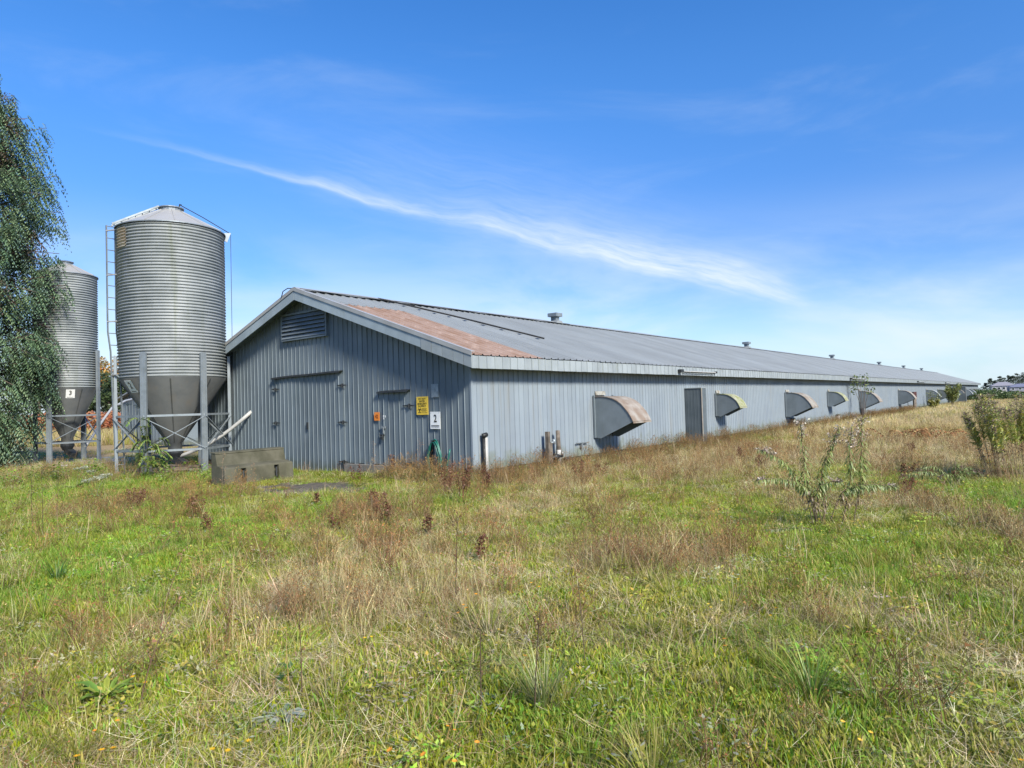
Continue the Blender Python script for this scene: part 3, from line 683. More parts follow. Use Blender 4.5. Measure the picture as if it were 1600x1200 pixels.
# ridge vents
for s in (12.55, 36.2, 60.1, 83.5, 101.5, 119.0):
    v = MB().box((s - .13, WID / 2 - .13, RIDGE - .1), (s + .13, WID / 2 + .13, RIDGE + .30)).build('ridge_vent', M_LEG, roof)
    MB().box((s - .23, WID / 2 - .23, RIDGE + .27), (s + .23, WID / 2 + .23, RIDGE + .42)).build('vent_cap', M_LEG, v)
    MB().prism([(s - .24, RIDGE - .02), (s + .24, RIDGE - .02), (s + .16, RIDGE + .09), (s - .16, RIDGE + .09)], 1, WID / 2 - .24, WID / 2 + .24).build('vent_flashing', M_ROOF, v)
# little bracket on the wall
br = MB(); br.tube([(4.25, -.08, .62), (4.85, -.08, .61)], .018, 6); br.box((4.50, -.09, .47), (4.56, -.037, .62)); br.build('wall_bracket', M_LEG, barn)

def B(s, o, z):
    """barn coordinates (along, outward from long wall, up) to world"""
    p = barn_xy(s, -o); return Vector((p.x, p.y, z))
def GB(t, o, z):
    p = barn_xy(-o, t); return Vector((p.x, p.y, z))
def roofpt(s, l, lift=.05):
    t = -.445 + l * ca; p = barn_xy(s, t); return Vector((p.x, p.y, ROOF0 - .045 * SLOPE + l * sa + lift))
# cables lying on the roof
pts = [GB(6.75, .47, RIDGE - .17), GB(6.62, .50, RIDGE - .02), GB(6.45, .46, RIDGE + .05)] + [roofpt(-.3 + i * .55, LTOT - .12 - .10 * abs(math.sin(i * .9)), .05) for i in range(26)]
c = MB().tube(pts, .014, 5).build('cable', M_BLACK); tag(c, 'thin black cable running along the ridge from the gable peak', 'cable')
p0 = roofpt(2.9, LTOT - .1, .07)
pts = [roofpt(2.6 + i * .28, LTOT - .05 - .28 * i - .012 * i * i + .05 * math.sin(i * 1.3), .06) for i in range(12)]
c = MB().tube(pts, .028, 6).build('cable', M_BLACK); tag(c, 'thicker black cable lying slantwise down the galvanised roof', 'cable')

# ------------------------------------------------------------------ signs
def text_obj(txt, size, name, mat, parent, M, align='CENTER', bold=0.0, sx=1.0):
    cu = bpy.data.curves.new(name, 'FONT'); cu.body = txt; cu.size = size; cu.align_x = align; cu.align_y = 'CENTER'; cu.extrude = .001; cu.offset = bold; cu.resolution_u = 3
    o = bpy.data.objects.new(name, cu); COL.objects.link(o)
    dg = bpy.context.evaluated_depsgraph_get(); me = bpy.data.meshes.new_from_object(o.evaluated_get(dg)); bpy.data.objects.remove(o)
    me.transform(M @ Matrix.Diagonal((sx, 1, 1, 1))); me.materials.clear(); me.materials.append(mat)
    r = bpy.data.objects.new(name, me); COL.objects.link(r); r.parent = parent; return r
# local frame for things fixed to the gable: x right (towards -t), y up, z out
def gable_frame(t, o, z):
    R = Matrix(((-VX, 0, -UX, 0), (-VY, 0, -UY, 0), (0, 1, 0, 0), (0, 0, 0, 1))); p = GB(t, o, z); R.translation = p; return R
def sign(name, t, z, w, h, mat, label, o=.060, tilt=0.0):
    s = MB().box((-w / 2, -h / 2, -.008), (w / 2, h / 2, .0)).build(name, mat); s.matrix_world = gable_frame(t, o, z) @ Matrix.Rotation(tilt, 4, 'Z')
    tag(s, label, 'sign'); 
    for x in (-1, 1):
        for y in (-1, 1): pass
    sc = MB()
    for x in (-1, 1): sc.tube([(x * (w / 2 - .03), h / 2 - .025, 0), (x * (w / 2 - .03), h / 2 - .025, .006)], .008, 6)
    sc.build('screw', M_LEG, s); return s
ys = sign('warning_sign', 1.54, 1.79, .40, .44, M_YELLOW, 'yellow warning sign with dark lettering right of the small door')
T = lambda x, y: Matrix.Translation((x, y, .003))
for txt, y, sz, sx in (('DO NOT', .165, .062, 1), ('ENTER', .105, .062, 1), ('BIOSECURITY', .045, .060, .86), ('IN EFFECT', -.012, .058, 1)):
    text_obj(txt, sz, 'lettering', M_INKY, ys, T(0, y), bold=.0012, sx=sx)
em = MB()   # emblem: interlaced open rings on a small ring, with small print beside it
def ring(m, cx, cy, r, w, a0=0, a1=360, n=20):
    vs = []; 
    for i in range(n + 1):
        a = math.radians(a0 + (a1 - a0) * i / n); vs += [(cx + (r - w) * math.cos(a), cy + (r - w) * math.sin(a), .003), (cx + r * math.cos(a), cy + r * math.sin(a), .003)]
    m.add(vs, [(2 * i, 2 * i + 1, 2 * i + 3, 2 * i + 2) for i in range(n)])
for a in (90, 210, 330): ring(em, -.09 + .036 * math.cos(math.radians(a)), -.105 + .036 * math.sin(math.radians(a)), .042, .014, a + 40, a + 320)
ring(em, -.09, -.105, .03, .012); em.build('emblem', M_INKY, ys)
sm = MB()
for i, (a, b) in enumerate(((-.02, .15), (-.01, .13), (-.02, .16), (-.02, .12))): 
    x = a
    while x < b:
        w = random.uniform(.012, .03); sm.box((x, -.075 - i * .022, .002), (x + w, -.065 - i * .022, .003)); x += w + .007
x = -.15
while x < .14:
    w = random.uniform(.012, .03); sm.box((x, -.178, .002), (x + w, -.166, .003)); x += w + .007
sm.build('small_print', M_INKY, ys)
ws = sign('number_sign', 1.11, 1.43, .33, .41, M_WHITE, 'white sign with a black number two right of the yellow sign', .062, -.01)
text_obj('2', .25, 'number', M_INK, ws, T(.005, .035), bold=.006, sx=.8)
sm = MB(); x = -.13
while x < .12:
    w = random.uniform(.012, .028); sm.box((x, -.142, .002), (x + w, -.118, .003)); sm.box((x, -.168, .002), (x + w * .8, -.156, .003)); x += w + .006
sm.build('small_print', M_INK, ws)
os_ = sign('number_sign', 3.22, 1.55, .205, .215, M_ORANGE, 'small orange sign with dark number beside the small door', .062)
text_obj('42', .13, 'number', M_INKO, os_, T(0, -.005), bold=.004, sx=.9)
st_ = MB(); st_.box((-.045, .0, 0), (-.01, .05, .002)); st_.box((-.04, -.06, 0), (-.012, -.012, .002)); st_.box((.025, -.01, 0), (.05, .045, .002)); stk = st_.build('sticker', M_WHITE); stk.matrix_world = gable_frame(2.90, .085, 1.53)
tag(stk, 'worn white sticker scraps on the small door beside the orange sign', 'sticker')

# green garden hose hung in a coil on the gable
hose = empty('garden_hose', GB(1.12, .06, 0), PHI, 'dark green garden hose hung in a coil on the gable', 'hose')
for i in range(9):
    a = random.uniform(.17, .24); b = random.uniform(.40, .50); dx = random.uniform(-.04, .04); dz = random.uniform(-.03, .0); oy = -.02 - .02 * (i % 4)
    pts = [(oy - .02 * math.sin(k / 24 * 2 * math.pi), -(dx + a * math.sin(k / 24 * 2 * math.pi) * (1.0 if math.cos(k / 24 * 2 * math.pi) < 0.3 else .86)), .50 + dz + b * math.cos(k / 24 * 2 * math.pi)) for k in range(25)]
    MB().tube(pts, .0135, 6, False).build('loop', M_HOSE if i % 4 else M_BLACK, hose, True)
MB().tube([(-.05, -.02, .95), (-.07, -.10, .75), (-.08, -.13, .45), (-.08, -.12, .1), (-.12, -.05, .02)], .0135, 6).build('loose_end', M_HOSE, hose, True)
MB().box((-.10, -.06, .93), (.02, .06, .955)).build('hook', M_DARK, hose)
ah = MB().tube([GB(.62, .09, .75), GB(.64, .11, .62), GB(.70, .12, .4), GB(.72, .12, .15), GB(.66, .14, .02)], .022, 6).build('rubber_hose', M_HOSE, None, True)
tag(ah, 'short piece of dark green hose leaning against the gable near the corner', 'hose')

# pipes by the corner and along the long wall
dp = empty('standpipe', B(.27, .10, 0), PHI, 'white plastic standpipe with black capped pipe at the barn corner', 'pipe')
MB().tube([(.09, 0, -.1), (.09, 0, 1.0)], .05, 12).build('white_pipe', M_PVC, dp, True)
m = MB(); m.tube([(0, -.02, -.1), (0, -.02, 1.05)], .035, 10); m.tube([(-.01, -.02, 1.05), (.10, -.02, 1.07)], .055, 10); m.tube([(0, -.02, 1.0), (0, -.02, 1.10)], .05, 10); m.build('black_pipe', M_BLACK, dp, True)
vp = empty('valve_assembly', B(2.72, .22, 0), PHI, 'old pair of standing pipes with rusty valve against the long wall', 'valve')
MB().box((-.085, -.05, -.1), (.005, .05, 1.02)).build('wooden_post', M_WOOD, vp)
MB().tube([(.06, -.02, -.1), (.065, -.02, .72)], .045, 10).build('riser', M_WOOD, vp)
m = MB(); m.tube([(.46, 0, -.1), (.46, 0, .38)], .05, 10); m.tube([(.46, 0, .38), (.44, .0, .62), (.43, .0, 1.03)], [.085, .06, .055], 10); m.build('riser', M_WOOD, vp, True)
m = MB(); m.tube([(.06, -.02, .33), (.56, -.02, .36)], .045, 10); m.tube([(.20, -.02, .34), (.36, -.02, .35)], .075, 10); m.build('cross_pipe', M_DARK, vp, True)
m = MB(); m.tube([(.36, -.02, .42), (.60, -.02, .42)], .035, 8); m.tube([(.42, -.02, .38), (.42, -.02, .52)], .06, 10); m.build('valve', M_PVC, vp, True)
m = MB(); m.tube([(.07, -.02, .72), (.20, -.03, .74)], .03, 8); m.tube([(.19, -.03, .68), (.19, -.03, .82)], .045, 8); m.build('tap', M_LEG, vp, True)
m = MB(); m.tube([(.80, -.04, -.1), (.80, -.04, .26)], .05, 10); m.tube([(.66, -.04, .26), (.92, -.04, .27)], .045, 8); m.build('stub', M_DARK, vp, True)
for i, (s, lab) in enumerate(((24.3, 'pale pipe stub standing under the third wall hood'), (33.6, 'pale pipe stub standing at the wall beside the thin sapling'))):
    p = empty('pipe_stub', B(s, .16, 0), PHI, lab, 'pipe', 'pale pipe stubs along the long wall')
    MB().tube([(0, 0, -.1), (0, 0, .52 - .08 * i)], .10, 12).build('pipe', M_PVC, p, True); MB().tube([(0, 0, .53 - .08 * i), (0, 0, .60 - .08 * i)], .115, 12).build('collar', M_CONC, p, True)
ps = empty('post', B(60.5, .6, 0), 0, 'dark wooden post with reddish top standing by the far wall', 'post')
MB().box((-.11, -.11, -.1), (.11, .11, 1.25)).build('shaft', M_WOOD, ps); MB().box((-.14, -.14, 1.25), (.14, .14, 1.75)).build('top', plain('dull_red', (.07, .02, .02), .7), ps)

# ------------------------------------------------------------------ concrete barrier beside the doors
q0, q1 = G(353, 762), G(460, 748); ex = (q1 - q0).normalized(); bl = (q1 - q0).length
blk = empty('concrete_barrier', q0, math.atan2(ex.y, ex.x), 'mossy stepped concrete barrier block lying in front of the barn', 'concrete block')
prof = [(0, -.1), (.05, .43), (.09, .455), (.34, .50), (.40, .76), (.43, .78), (.58, .80), (.60, -.1)]
bd = MB(); SL = [(.42, .62), (1.42, 1.60)]
xs = [0, .42, .46, .58, .62, 1.36, 1.40, 1.52, 1.56, bl]
bd.prism([p for p in prof], 0, 0, bl)
body = bevel(bd.build('body', M_CONC, blk), .015)
# forklift slots: cut real pockets
ct = MB()
for a, b in ((.44, .58), (1.38, 1.52)): ct.box((a, -.3, .06), (b, .17, .41))
cut = ct.build('slot_cutter', None, None)
cut.matrix_world = Matrix.Translation(q0) @ Matrix.Rotation(math.atan2(ex.y, ex.x), 4, 'Z')
bo = body.modifiers.new('slots', 'BOOLEAN'); bo.object = cut; bo.solver = 'EXACT'
bpy.context.view_layer.update()
dg = bpy.context.evaluated_depsgraph_get(); me2 = bpy.data.meshes.new_from_object(body.evaluated_get(dg)); body.modifiers.clear(); body.data = me2; bpy.data.objects.remove(cut)
for a, b in ((.44, .58), (1.38, 1.52)):
    m = MB(); m.tube([((a + b) / 2 - .02, .02, .12), ((a + b) / 2 - .02, .03, .36)], .022, 6); m.build('lifting_bar', M_DARK, blk)
MB().prism([(.395, .775), (.40, .805), (.61, .825), (.61, .803)], 0, -.01, bl - .0).build('top_lip', M_CONC, blk)

# ------------------------------------------------------------------ feed silos
def silo(name, cx, cy, R, zc0, zc1, zlid, legR, nlegs, leg_a, leg_top, label, rings, lidr, zout, pitch=.09, two=True):
    S = empty(name, (cx, cy, 0), 0, label, 'silo')
    hh = (zc1 - zc0) / rings
    nper = int(round(hh / pitch)); sg = 5
    for k in range(rings):
        pr_ = []
        for i in range(nper * sg + 1):
            z = zc0 + k * hh + hh * i / (nper * sg); pr_.append((R + 0.028 * math.sin(2 * math.pi * i / sg) + (.004 if k % 2 else 0), z))
        MB().lathe(pr_, 96).build('wall_ring', M_SILO, S, True)
    # lap seams down the sheets
    sm = MB()
    for k in range(rings):
        for a in (leg_a + .45 + .8 * (k % 2), leg_a + 2.5 + .8 * (k % 2), leg_a + 4.6 + .8 * (k % 2)):
            for z in np.arange(zc0 + k * hh + .05, zc0 + k * hh + hh - .02, .11):
                sm.tube([((R + .012) * math.cos(a), (R + .012) * math.sin(a), z), ((R + .024) * math.cos(a), (R + .024) * math.sin(a), z)], .009, 5)
    tag(sm.build('bolt', M_LEG, S), kind='stuff')
    # roof cone in segments with raised seams
    nseg = 12
    for i in range(nseg):
        a0, a1 = 2 * math.pi * i / nseg, 2 * math.pi * (i + 1) / nseg
        m = MB(); m.lathe([(R + .05, zc1 - .03), (R + .05, zc1), (lidr, zlid - .14)], 6, (0, 0, 0), a0, a1)
        m.beam(((R + .04) * math.cos(a0), (R + .04) * math.sin(a0), zc1 + .012), (lidr * math.cos(a0), lidr * math.sin(a0), zlid - .128), .03, .025)
        m.build('roof_panel', M_CONE, S)
    MB().lathe([(R + .052, zc1 - .035), (R + .062, zc1 - .035), (R + .062, zc1 - .005), (R + .052, zc1 - .005)], 64).build('eave_rim', M_LEG, S)
    lid = MB().lathe([(lidr - .01, zlid - .16), (lidr - .01, zlid - .05), (lidr + .03, zlid - .05), (lidr + .03, zlid - .02), (lidr * .6, zlid + .02), (0.001, zlid + .035)], 24).build('lid', M_LEG, S, False)
    # hopper
    zt = zc0 + .0
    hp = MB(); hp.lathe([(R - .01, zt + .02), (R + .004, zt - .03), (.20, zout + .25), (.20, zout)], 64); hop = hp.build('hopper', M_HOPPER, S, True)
    s2 = MB()
    for i in range(8):
        a = leg_a + .2 + i * math.pi / 4
        s2.beam(((R + .0) * math.cos(a), (R) * math.sin(a), zt - .06), (.22 * math.cos(a), .22 * math.sin(a), zout + .28), .03, .012, (math.cos(a), math.sin(a), .5))
    s2.build('seam', M_HOPPER, hop)
    boot = MB(); boot.lathe([(.24, zout + .03), (.24, zout - .05), (.15, zout - .22)], 16); boot.beam((0, 0, zout - .2), (.35, -.1, zout - .42), .26, .2); boot.build('outlet_boot', M_DARK, S)
    legs = []
    for i in range(nlegs):
        a = leg_a + 2 * math.pi * i / nlegs; d = Vector((math.cos(a), math.sin(a), 0)); t = Vector((-d.y, d.x, 0)); p = d * legR
        m = MB()    # a cold formed channel with a lip on each edge
        for off, w, dep in ((0, .17, .012),): m.beam(p + Vector((0, 0, -.1)), p + Vector((0, 0, leg_top)), w, dep, d)
        for sgn in (-1, 1):
            q = p + t * sgn * .085 + d * -.03; m.beam(q + Vector((0, 0, -.1)), q + Vector((0, 0, leg_top - .01)), .012, .07, d)
            q2 = p + t * sgn * .045 + d * .010; m.beam(q2 + Vector((0, 0, -.1)), q2 + Vector((0, 0, leg_top - .02)), .02, .018, d)
        m.beam(p + d * .02 + Vector((0, 0, -.02)), p + d * .02 + Vector((0, 0, .02)), .28, .28, d)
        l = m.build('leg', M_LEG, S); legs.append(p)
    zb0, zb1 = zout + .10, zout + 1.12
    for i in range(nlegs):
        a, b = legs[i], legs[(i + 1) % nlegs]
        MB().beam(a + Vector((0, 0, zb0)), b + Vector((0, 0, zb0)), .05, .06).build('brace', M_LEG, S)
        MB().beam(a + Vector((0, 0, zb1)), b + Vector((0, 0, zb1)), .05, .06).build('brace', M_LEG, S)
        n_ = ((a + b) / 2).normalized() * .03
        MB().beam(a + n_ + Vector((0, 0, zb0 + .03)), b + n_ + Vector((0, 0, zb1 - .05)), .045, .02).build('brace', M_LEG, S)
        MB().beam(b + n_ * 1.8 + Vector((0, 0, zb0 + .03)), a + n_ * 1.8 + Vector((0, 0, zb1 - .05)), .045, .02).build('brace', M_LEG, S)
    return S, hop
AX1 = math.atan2(-21.2, 10.5)      # direction from the first silo to the camera
S1, hop1 = silo('feed_silo', -10.5, 21.2, 1.50, 2.88, 7.44, 8.23, 1.60, 6, AX1 + math.radians(30), 3.58, 'large galvanised feed silo with ladder beside the barn gable', 7, .34, .62)
S2, hop2 = silo('feed_silo', -17.3, 26.5, 1.05, 2.90, 7.28, 7.86, 1.20, 4, math.atan2(26.6 - 26.5, -16.07 + 17.3), 4.35, 'narrower feed silo marked three half behind the conifer', 6, .26, .72)
# number plates on the hoppers
def plate(S, hop, R, ztop, zout, ang, zc, w, h, txt, sx=.8):
    k = (R - .2) / (ztop - zout - .25); r = R - (ztop - zc) * k + .02
    d = Vector((math.cos(ang), math.sin(ang), 0)); out_ = (d * math.cos(math.atan(k)) - Vector((0, 0, 1)) * math.sin(math.atan(k))).normalized()
    x = Vector((-d.y, d.x, 0)); y = out_.cross(x)
    M = Matrix(((x.x, y.x, out_.x, d.x * r), (x.y, y.y, out_.y, d.y * r), (x.z, y.z, out_.z, zc), (0, 0, 0, 1)))
    p = MB().box((-w / 2, -h / 2, 0), (w / 2, h / 2, .008), M).build('number_plate', M_WHITE, S)
    text_obj(txt, h * .72, 'number', M_INK, p, M @ Matrix.Translation((0, .03, .011)), bold=.006, sx=sx)
    sm = MB(); x0 = -w * .36
    while x0 < w * .32:
        ww = random.uniform(.015, .03); sm.box((x0, -h * .42, .009), (x0 + ww, -h * .36, .010), M); x0 += ww + .008
    sm.build('small_print', M_INK, p)
A2 = math.atan2(-26.5, 17.3)
plate(S2, hop2, 1.05, 2.90, .72, A2 + .12, 2.66, .29, .35, '3')
plate(S1, hop1, 1.50, 2.88, .62, AX1 - .98, 2.62, .34, .42, '2')
# ladder of the big silo: two rails that splay out below, rungs, cage-less, then over the cone
lad_a = AX1 - math.radians(97)
ld = Vector((math.cos(lad_a), math.sin(lad_a), 0)); lt = Vector((-ld.y, ld.x, 0))
view = Vector((math.cos(AX1), math.sin(AX1), 0))
lx = (ld * .80 + lt * .60).normalized()             # rail spacing direction
ladder = MB()
def rail_pt(side, z):
    off = 1.56 + (.05 if z > 4.2 else 0) - max(0, (4.4 - z)) * .028
    return ld * off + view * .12 + lx * (side * .125 + .06) + Vector((0, 0, z))
lo = None
for sdx in (-1, 1):
    zs = [-.1, .9, 1.9, 2.9, 3.7, 4.3, 4.8, 5.6, 6.6, 7.52]
    m = MB()
    for a, b in zip(zs[:-1], zs[1:]): m.beam(rail_pt(sdx, a), rail_pt(sdx, b), .055, .03, lx)
    if lo is None: lo = m.build('ladder', M_LEG, S1)
    else: m.build('rail', M_LEG, lo)
for i in range(21):
    z = .3 + i * .36
    MB().tube([rail_pt(-1, z), rail_pt(1, z)], .014, 6).build('rung', M_LEG, lo)
for z in (3.0, 4.6, 6.0, 7.35):
    a = rail_pt(1, z); b = (ld * 1.49 + view * .1) + Vector((0, 0, z)); MB().beam(a, b + view * .35, .05, .03).build('ladder_bracket', M_CONE, lo)
# roof ladder up the cone
rl = MB(); ra = lad_a + .25; rd = Vector((math.cos(ra), math.sin(ra), 0)); rt_ = Vector((-rd.y, rd.x, 0))
for sgn in (-1, 1): rl.beam(rd * 1.62 + rt_ * sgn * .13 + Vector((0, 0, 7.50)), rd * .36 + rt_ * sgn * .13 + Vector((0, 0, 8.20)), .05, .05)
for i in range(7): p = rd * (1.55 - i * .19) + Vector((0, 0, 7.56 + i * .105)); rl.tube([p - rt_ * .13, p + rt_ * .13], .014, 5)
rl.build('roof_ladder', M_LEG, S1)
# lid cable, its bracket and the pull rope
ka = AX1 + math.radians(88); kd = Vector((math.cos(ka), math.sin(ka), 0))
MB().tube([Vector((0, 0, 8.34)) + kd * .25, kd * .9 + Vector((0, 0, 8.0)), kd * 1.66 + Vector((0, 0, 7.56))], .014, 5).build('lid_cable', M_DARK, S1)
MB().prism([(1.50, 7.54), (1.72, 7.56), (1.60, 7.24), (1.52, 7.30)], 1, -.02, .02).build('pulley_bracket', M_LEG, S1).rotation_euler = (0, 0, ka)
MB().tube([kd * .22 + Vector((0, 0, 8.22)), kd * .24 + Vector((0, 0, 8.36)), kd * .30 + Vector((0, 0, 8.34))], .02, 5).build('lid_lever', M_DARK, S1)
MB().tube([kd * 1.71 + Vector((0, 0, 7.5)), kd * 1.70 + Vector((0, 0, 4.5)), kd * 1.66 + Vector((0, 0, 1.2))], .009, 5).build('pull_rope', M_DARK, S1)
# a pale patch plate on the top ring
pp = MB(); pa = AX1 - .93; pr_ = [(1.532 + .028 * math.sin(2 * math.pi * i / 5), 6.72 + .018 * i) for i in range(33)]
pp.lathe(pr_, 10, (0, 0, 0), pa - .30, pa + .02).build('patch_plate', weathered('patch_metal', (0.456, 0.410, 0.319), (0.380, 0.304, 0.213), 0.55, .2, scale=2, dirt=.6, dirt_col=(.3, .2, .12), rnd=0, bump=.05), S1, True)
# auger tube from the hopper outlet into the gable
a0 = Vector((-10.5, 21.2, .42)); a3 = GB(9.21, .0, 1.78)
dirv = (a3 - a0); pts = [a0 + dirv * k + Vector((0, 0, -.20 * math.sin(math.pi * k) * (1 if k < .75 else 1))) for k in (0, .15, .3, .45, .6, .72, .85, 1.0)]
au = MB().tube(pts, .055, 12).build('feed_auger_tube', M_PVC, None, True); tag(au, 'pale auger tube curving up from the big silo outlet into the gable', 'feed tube')
kp = [(-17.35, 27.7, .55), (-17.4, 28.4, 1.1), (-17.65, 29.4, 1.6), (-18.3, 31.2, 2.15), (-19.0, 33.5, 2.5), (-19.9, 36.4, 2.72)]
pts = [Vector(kp[k]).lerp(Vector(kp[k + 1]), u) for k in range(5) for u in (0, .5)] + [Vector(kp[-1])]
au2 = MB().tube(pts, .05, 10).build('feed_auger_tube', M_PVC, None, True); tag(au2, 'pale auger tube arching from the narrower silo toward the shed behind', 'feed tube')
# slab and timber litter
sl = MB().box((-2.2, -1.9, -.2), (2.3, 1.9, .05)).build('concrete_slab', M_SLAB); sl.location = (-17.2, 26.4, 0); sl.rotation_euler = (0, 0, .85); bevel(sl, .02); tag(sl, 'pale concrete slab under the narrower silo', kind='structure')
s1b = MB().box((-2.0, -1.8, -.2), (2.0, 1.8, .04)).build('silo_pad', weathered('dark_pad', (.09, .085, .07), (.05, .05, .035), .95, dirt=.5, rnd=0, bump=.5)); s1b.location = (-10.5, 21.2, 0); s1b.rotation_euler = (0, 0, PHI); tag(s1b, 'dark littered pad under the big silo', kind='structure')
for i in range(5):
    a = random.uniform(0, 3.1); p = Vector((-9.6 + random.uniform(-1.0, 1.0), 20.2 + random.uniform(-.4, .6), .07 + .03 * i)); L = random.uniform(.7, 1.6)
    o = MB().box((-L / 2, -.06, -.02), (L / 2, .06, .02)).build('plank', M_WOOD); o.location = p; o.rotation_euler = (random.uniform(-.1, .1), random.uniform(-.06, .06), a)
    tag(o, ['longest weathered plank under the big silo, at the bottom of the litter', 'weathered plank lying second from the bottom under the big silo', 'weathered plank in the middle of the litter under the big silo', 'weathered plank lying across others under the big silo', 'weathered plank on top of the litter under the big silo'][i], 'plank', 'planks littered under the big silo')

# ------------------------------------------------------------------ grey shed behind the silos
q = G(190, 694); shed = empty('shed', (q.x, q.y, 0), PHI, 'grey ribbed shed seen through the legs of the big silo', 'shed')
MB().prism([(0, 0), (-8, 0), (-8, 2.75), (-4, 3.6), (0, 2.75)], 0, 0.0, 12.0).build('wall', M_GABLE, shed)
for j in range(20):
    t = -j * .4; zt = 2.75 + .85 * (1 - abs(t + .2 + 4 - .0) / 4 if False else max(0, 1 - abs(-t - 4) / 4)); MB().box((-.03, t - .03, .02), (-.002, t, max(2.6, zt - .06))).build('siding_rib', M_GABLE, shed)
MB().prism([(.3, 2.72), (-4, 3.66), (-8.3, 2.72), (-8.3, 2.80), (-4, 3.75), (.3, 2.80)], 0, -.3, 12.3).build('roof', M_ROOF, shed)
# ------------------------------------------------------------------ vegetation templates (numpy)
class TB:
    """triangle soup with a colour per vertex"""
    def __init__(s): s.V = []; s.F = []; s.C = []; s.n = 0
    def add(s, V, F, C):
        V = np.asarray(V, float); s.V.append(V); s.F.append(np.asarray(F, int) + s.n); s.C.append(np.asarray(C, float)); s.n += len(V)
    def blade(s, base, az, lean, L, w, droop, c0, c1, seg=3, tw=0.0, prof=None):
        """one tapered, arching blade"""
        d = np.array([math.cos(az), math.sin(az), 0]); side = np.array([-math.sin(az + tw), math.cos(az + tw), 0])
        p = np.array(base, float); a = lean; P = []; prof = prof or [1.0, .85, .55, 0.0]
        for i in range(seg + 1):
            P.append(p.copy()); a2 = a + droop * (i / seg)
            p = p + (d * math.sin(a2) + np.array([0, 0, math.cos(a2)])) * L / seg
        V = []; C = []
        for i in range(seg):
            ww = w * np.interp(i / seg, np.linspace(0, 1, len(prof)), prof) / 2
            c = np.array(c0) + (np.array(c1) - np.array(c0)) * i / seg
            V += [P[i] - side * ww, P[i] + side * ww]; C += [c, c]
        V.append(P[seg]); C.append(c1)
        F = []
        for i in range(seg - 1): F += [(2 * i, 2 * i + 1, 2 * i + 3), (2 * i, 2 * i + 3, 2 * i + 2)]
        F.append((2 * seg - 2, 2 * seg - 1, 2 * seg)); s.add(V, F, C); return P
    def leaf(s, p, d, n, L, w, c0, c1, bend=0.2):
        """pointed leaf, folded a little along its midrib"""
        p, d, n = (np.asarray(a, float) for a in (p, d, n)); d = d / np.linalg.norm(d); sd = np.cross(d, n); sd /= (np.linalg.norm(sd) + 1e-9); n = np.cross(sd, d)
        if L < .05:
            m = p + d * L * .45; t = p + d * L - n * L * bend * .4
            s.add([p, m + sd * w / 2, t, m - sd * w / 2], [(0, 1, 2), (0, 2, 3)], [c0, c1, c1, c1]); return
        m1 = p + d * L * .3 + n * L * bend * .22; m2 = p + d * L * .66 + n * L * bend * .1; t = p + d * L - n * L * bend * .45
        s.add([p, m1 + sd * w * .38 + n * w * .16, m1, m1 - sd * w * .38 + n * w * .16, m2 + sd * w * .5 + n * w * .12, m2, m2 - sd * w * .46 + n * w * .2, t],
              [(0, 1, 2), (0, 2, 3), (1, 4, 2), (2, 4, 5), (2, 5, 3), (3, 5, 6), (4, 7, 5), (5, 7, 6)], [c0, c1, c0, c1, c1, c0, c1, c1])
    def stem(s, P, r0, r1, c, n=3):
        P = [np.asarray(p, float) for p in P]; V = []; C = []; F = []
        for i, p in enumerate(P):
            d = P[min(i + 1, len(P) - 1)] - P[max(i - 1, 0)]; d = d / (np.linalg.norm(d) + 1e-9); ref = np.array([1., 0, 0]) if abs(d[0]) < .9 else np.array([0, 1., 0])
            x = np.cross(d, ref); x /= np.linalg.norm(x); y = np.cross(x, d); r = r0 + (r1 - r0) * i / max(1, len(P) - 1)
            for k in range(n): a = 2 * math.pi * k / n; V.append(p + (x * math.cos(a) + y * math.sin(a)) * r); C.append(c)
        for i in range(len(P) - 1):
            for k in range(n):
                a, b = i * n + k, i * n + (k + 1) % n; F += [(a, b, b + n), (a, b + n, a + n)]
        s.add(V, F, C)
    def fleck(s, p, r, c):
        """a little seed or floret: two crossed triangles"""
        p = np.asarray(p, float); a = RNG.normal(size=3); b = RNG.normal(size=3); cc = RNG.normal(size=3)
        V = [p + r * a * .7, p + r * b * .7, p + r * cc * .7]; s.add(V, [(0, 1, 2)], [c] * 3)
    def mesh(s, name, mat): return npmesh(name, np.concatenate(s.V), np.concatenate(s.F), np.concatenate(s.C), mat)
    def build(s, name, mat, parent=None, loc=None):
        o = bpy.data.objects.new(name, s.mesh(name, mat)); COL.objects.link(o)
        if parent: o.parent = parent
        if loc is not None: o.location = loc
        return o
U = lambda a, b: RNG.uniform(a, b)
def jit(c, v=.15, h=.06):
    k = 1 + U(-v, v); return np.clip(np.array([c[0] * k * (1 + U(-h, h)), c[1] * k * (1 + U(-h, h)), c[2] * k * (1 + U(-h, h))]), 0.002, 1)
M_BLADE = leafy('grass_blades', trans=.42, instancer=True, gloss=.02)
M_STRAW = leafy('dry_straw', trans=.2, instancer=True, gloss=.012)
M_LEAF = leafy('broad_leaves', trans=.25, instancer=True, gloss=.03, rough=.5)
M_PLANT = leafy('plant_leaves', trans=.28, gloss=.05)
M_STALK = leafy('dry_plant', trans=.08, gloss=.02)

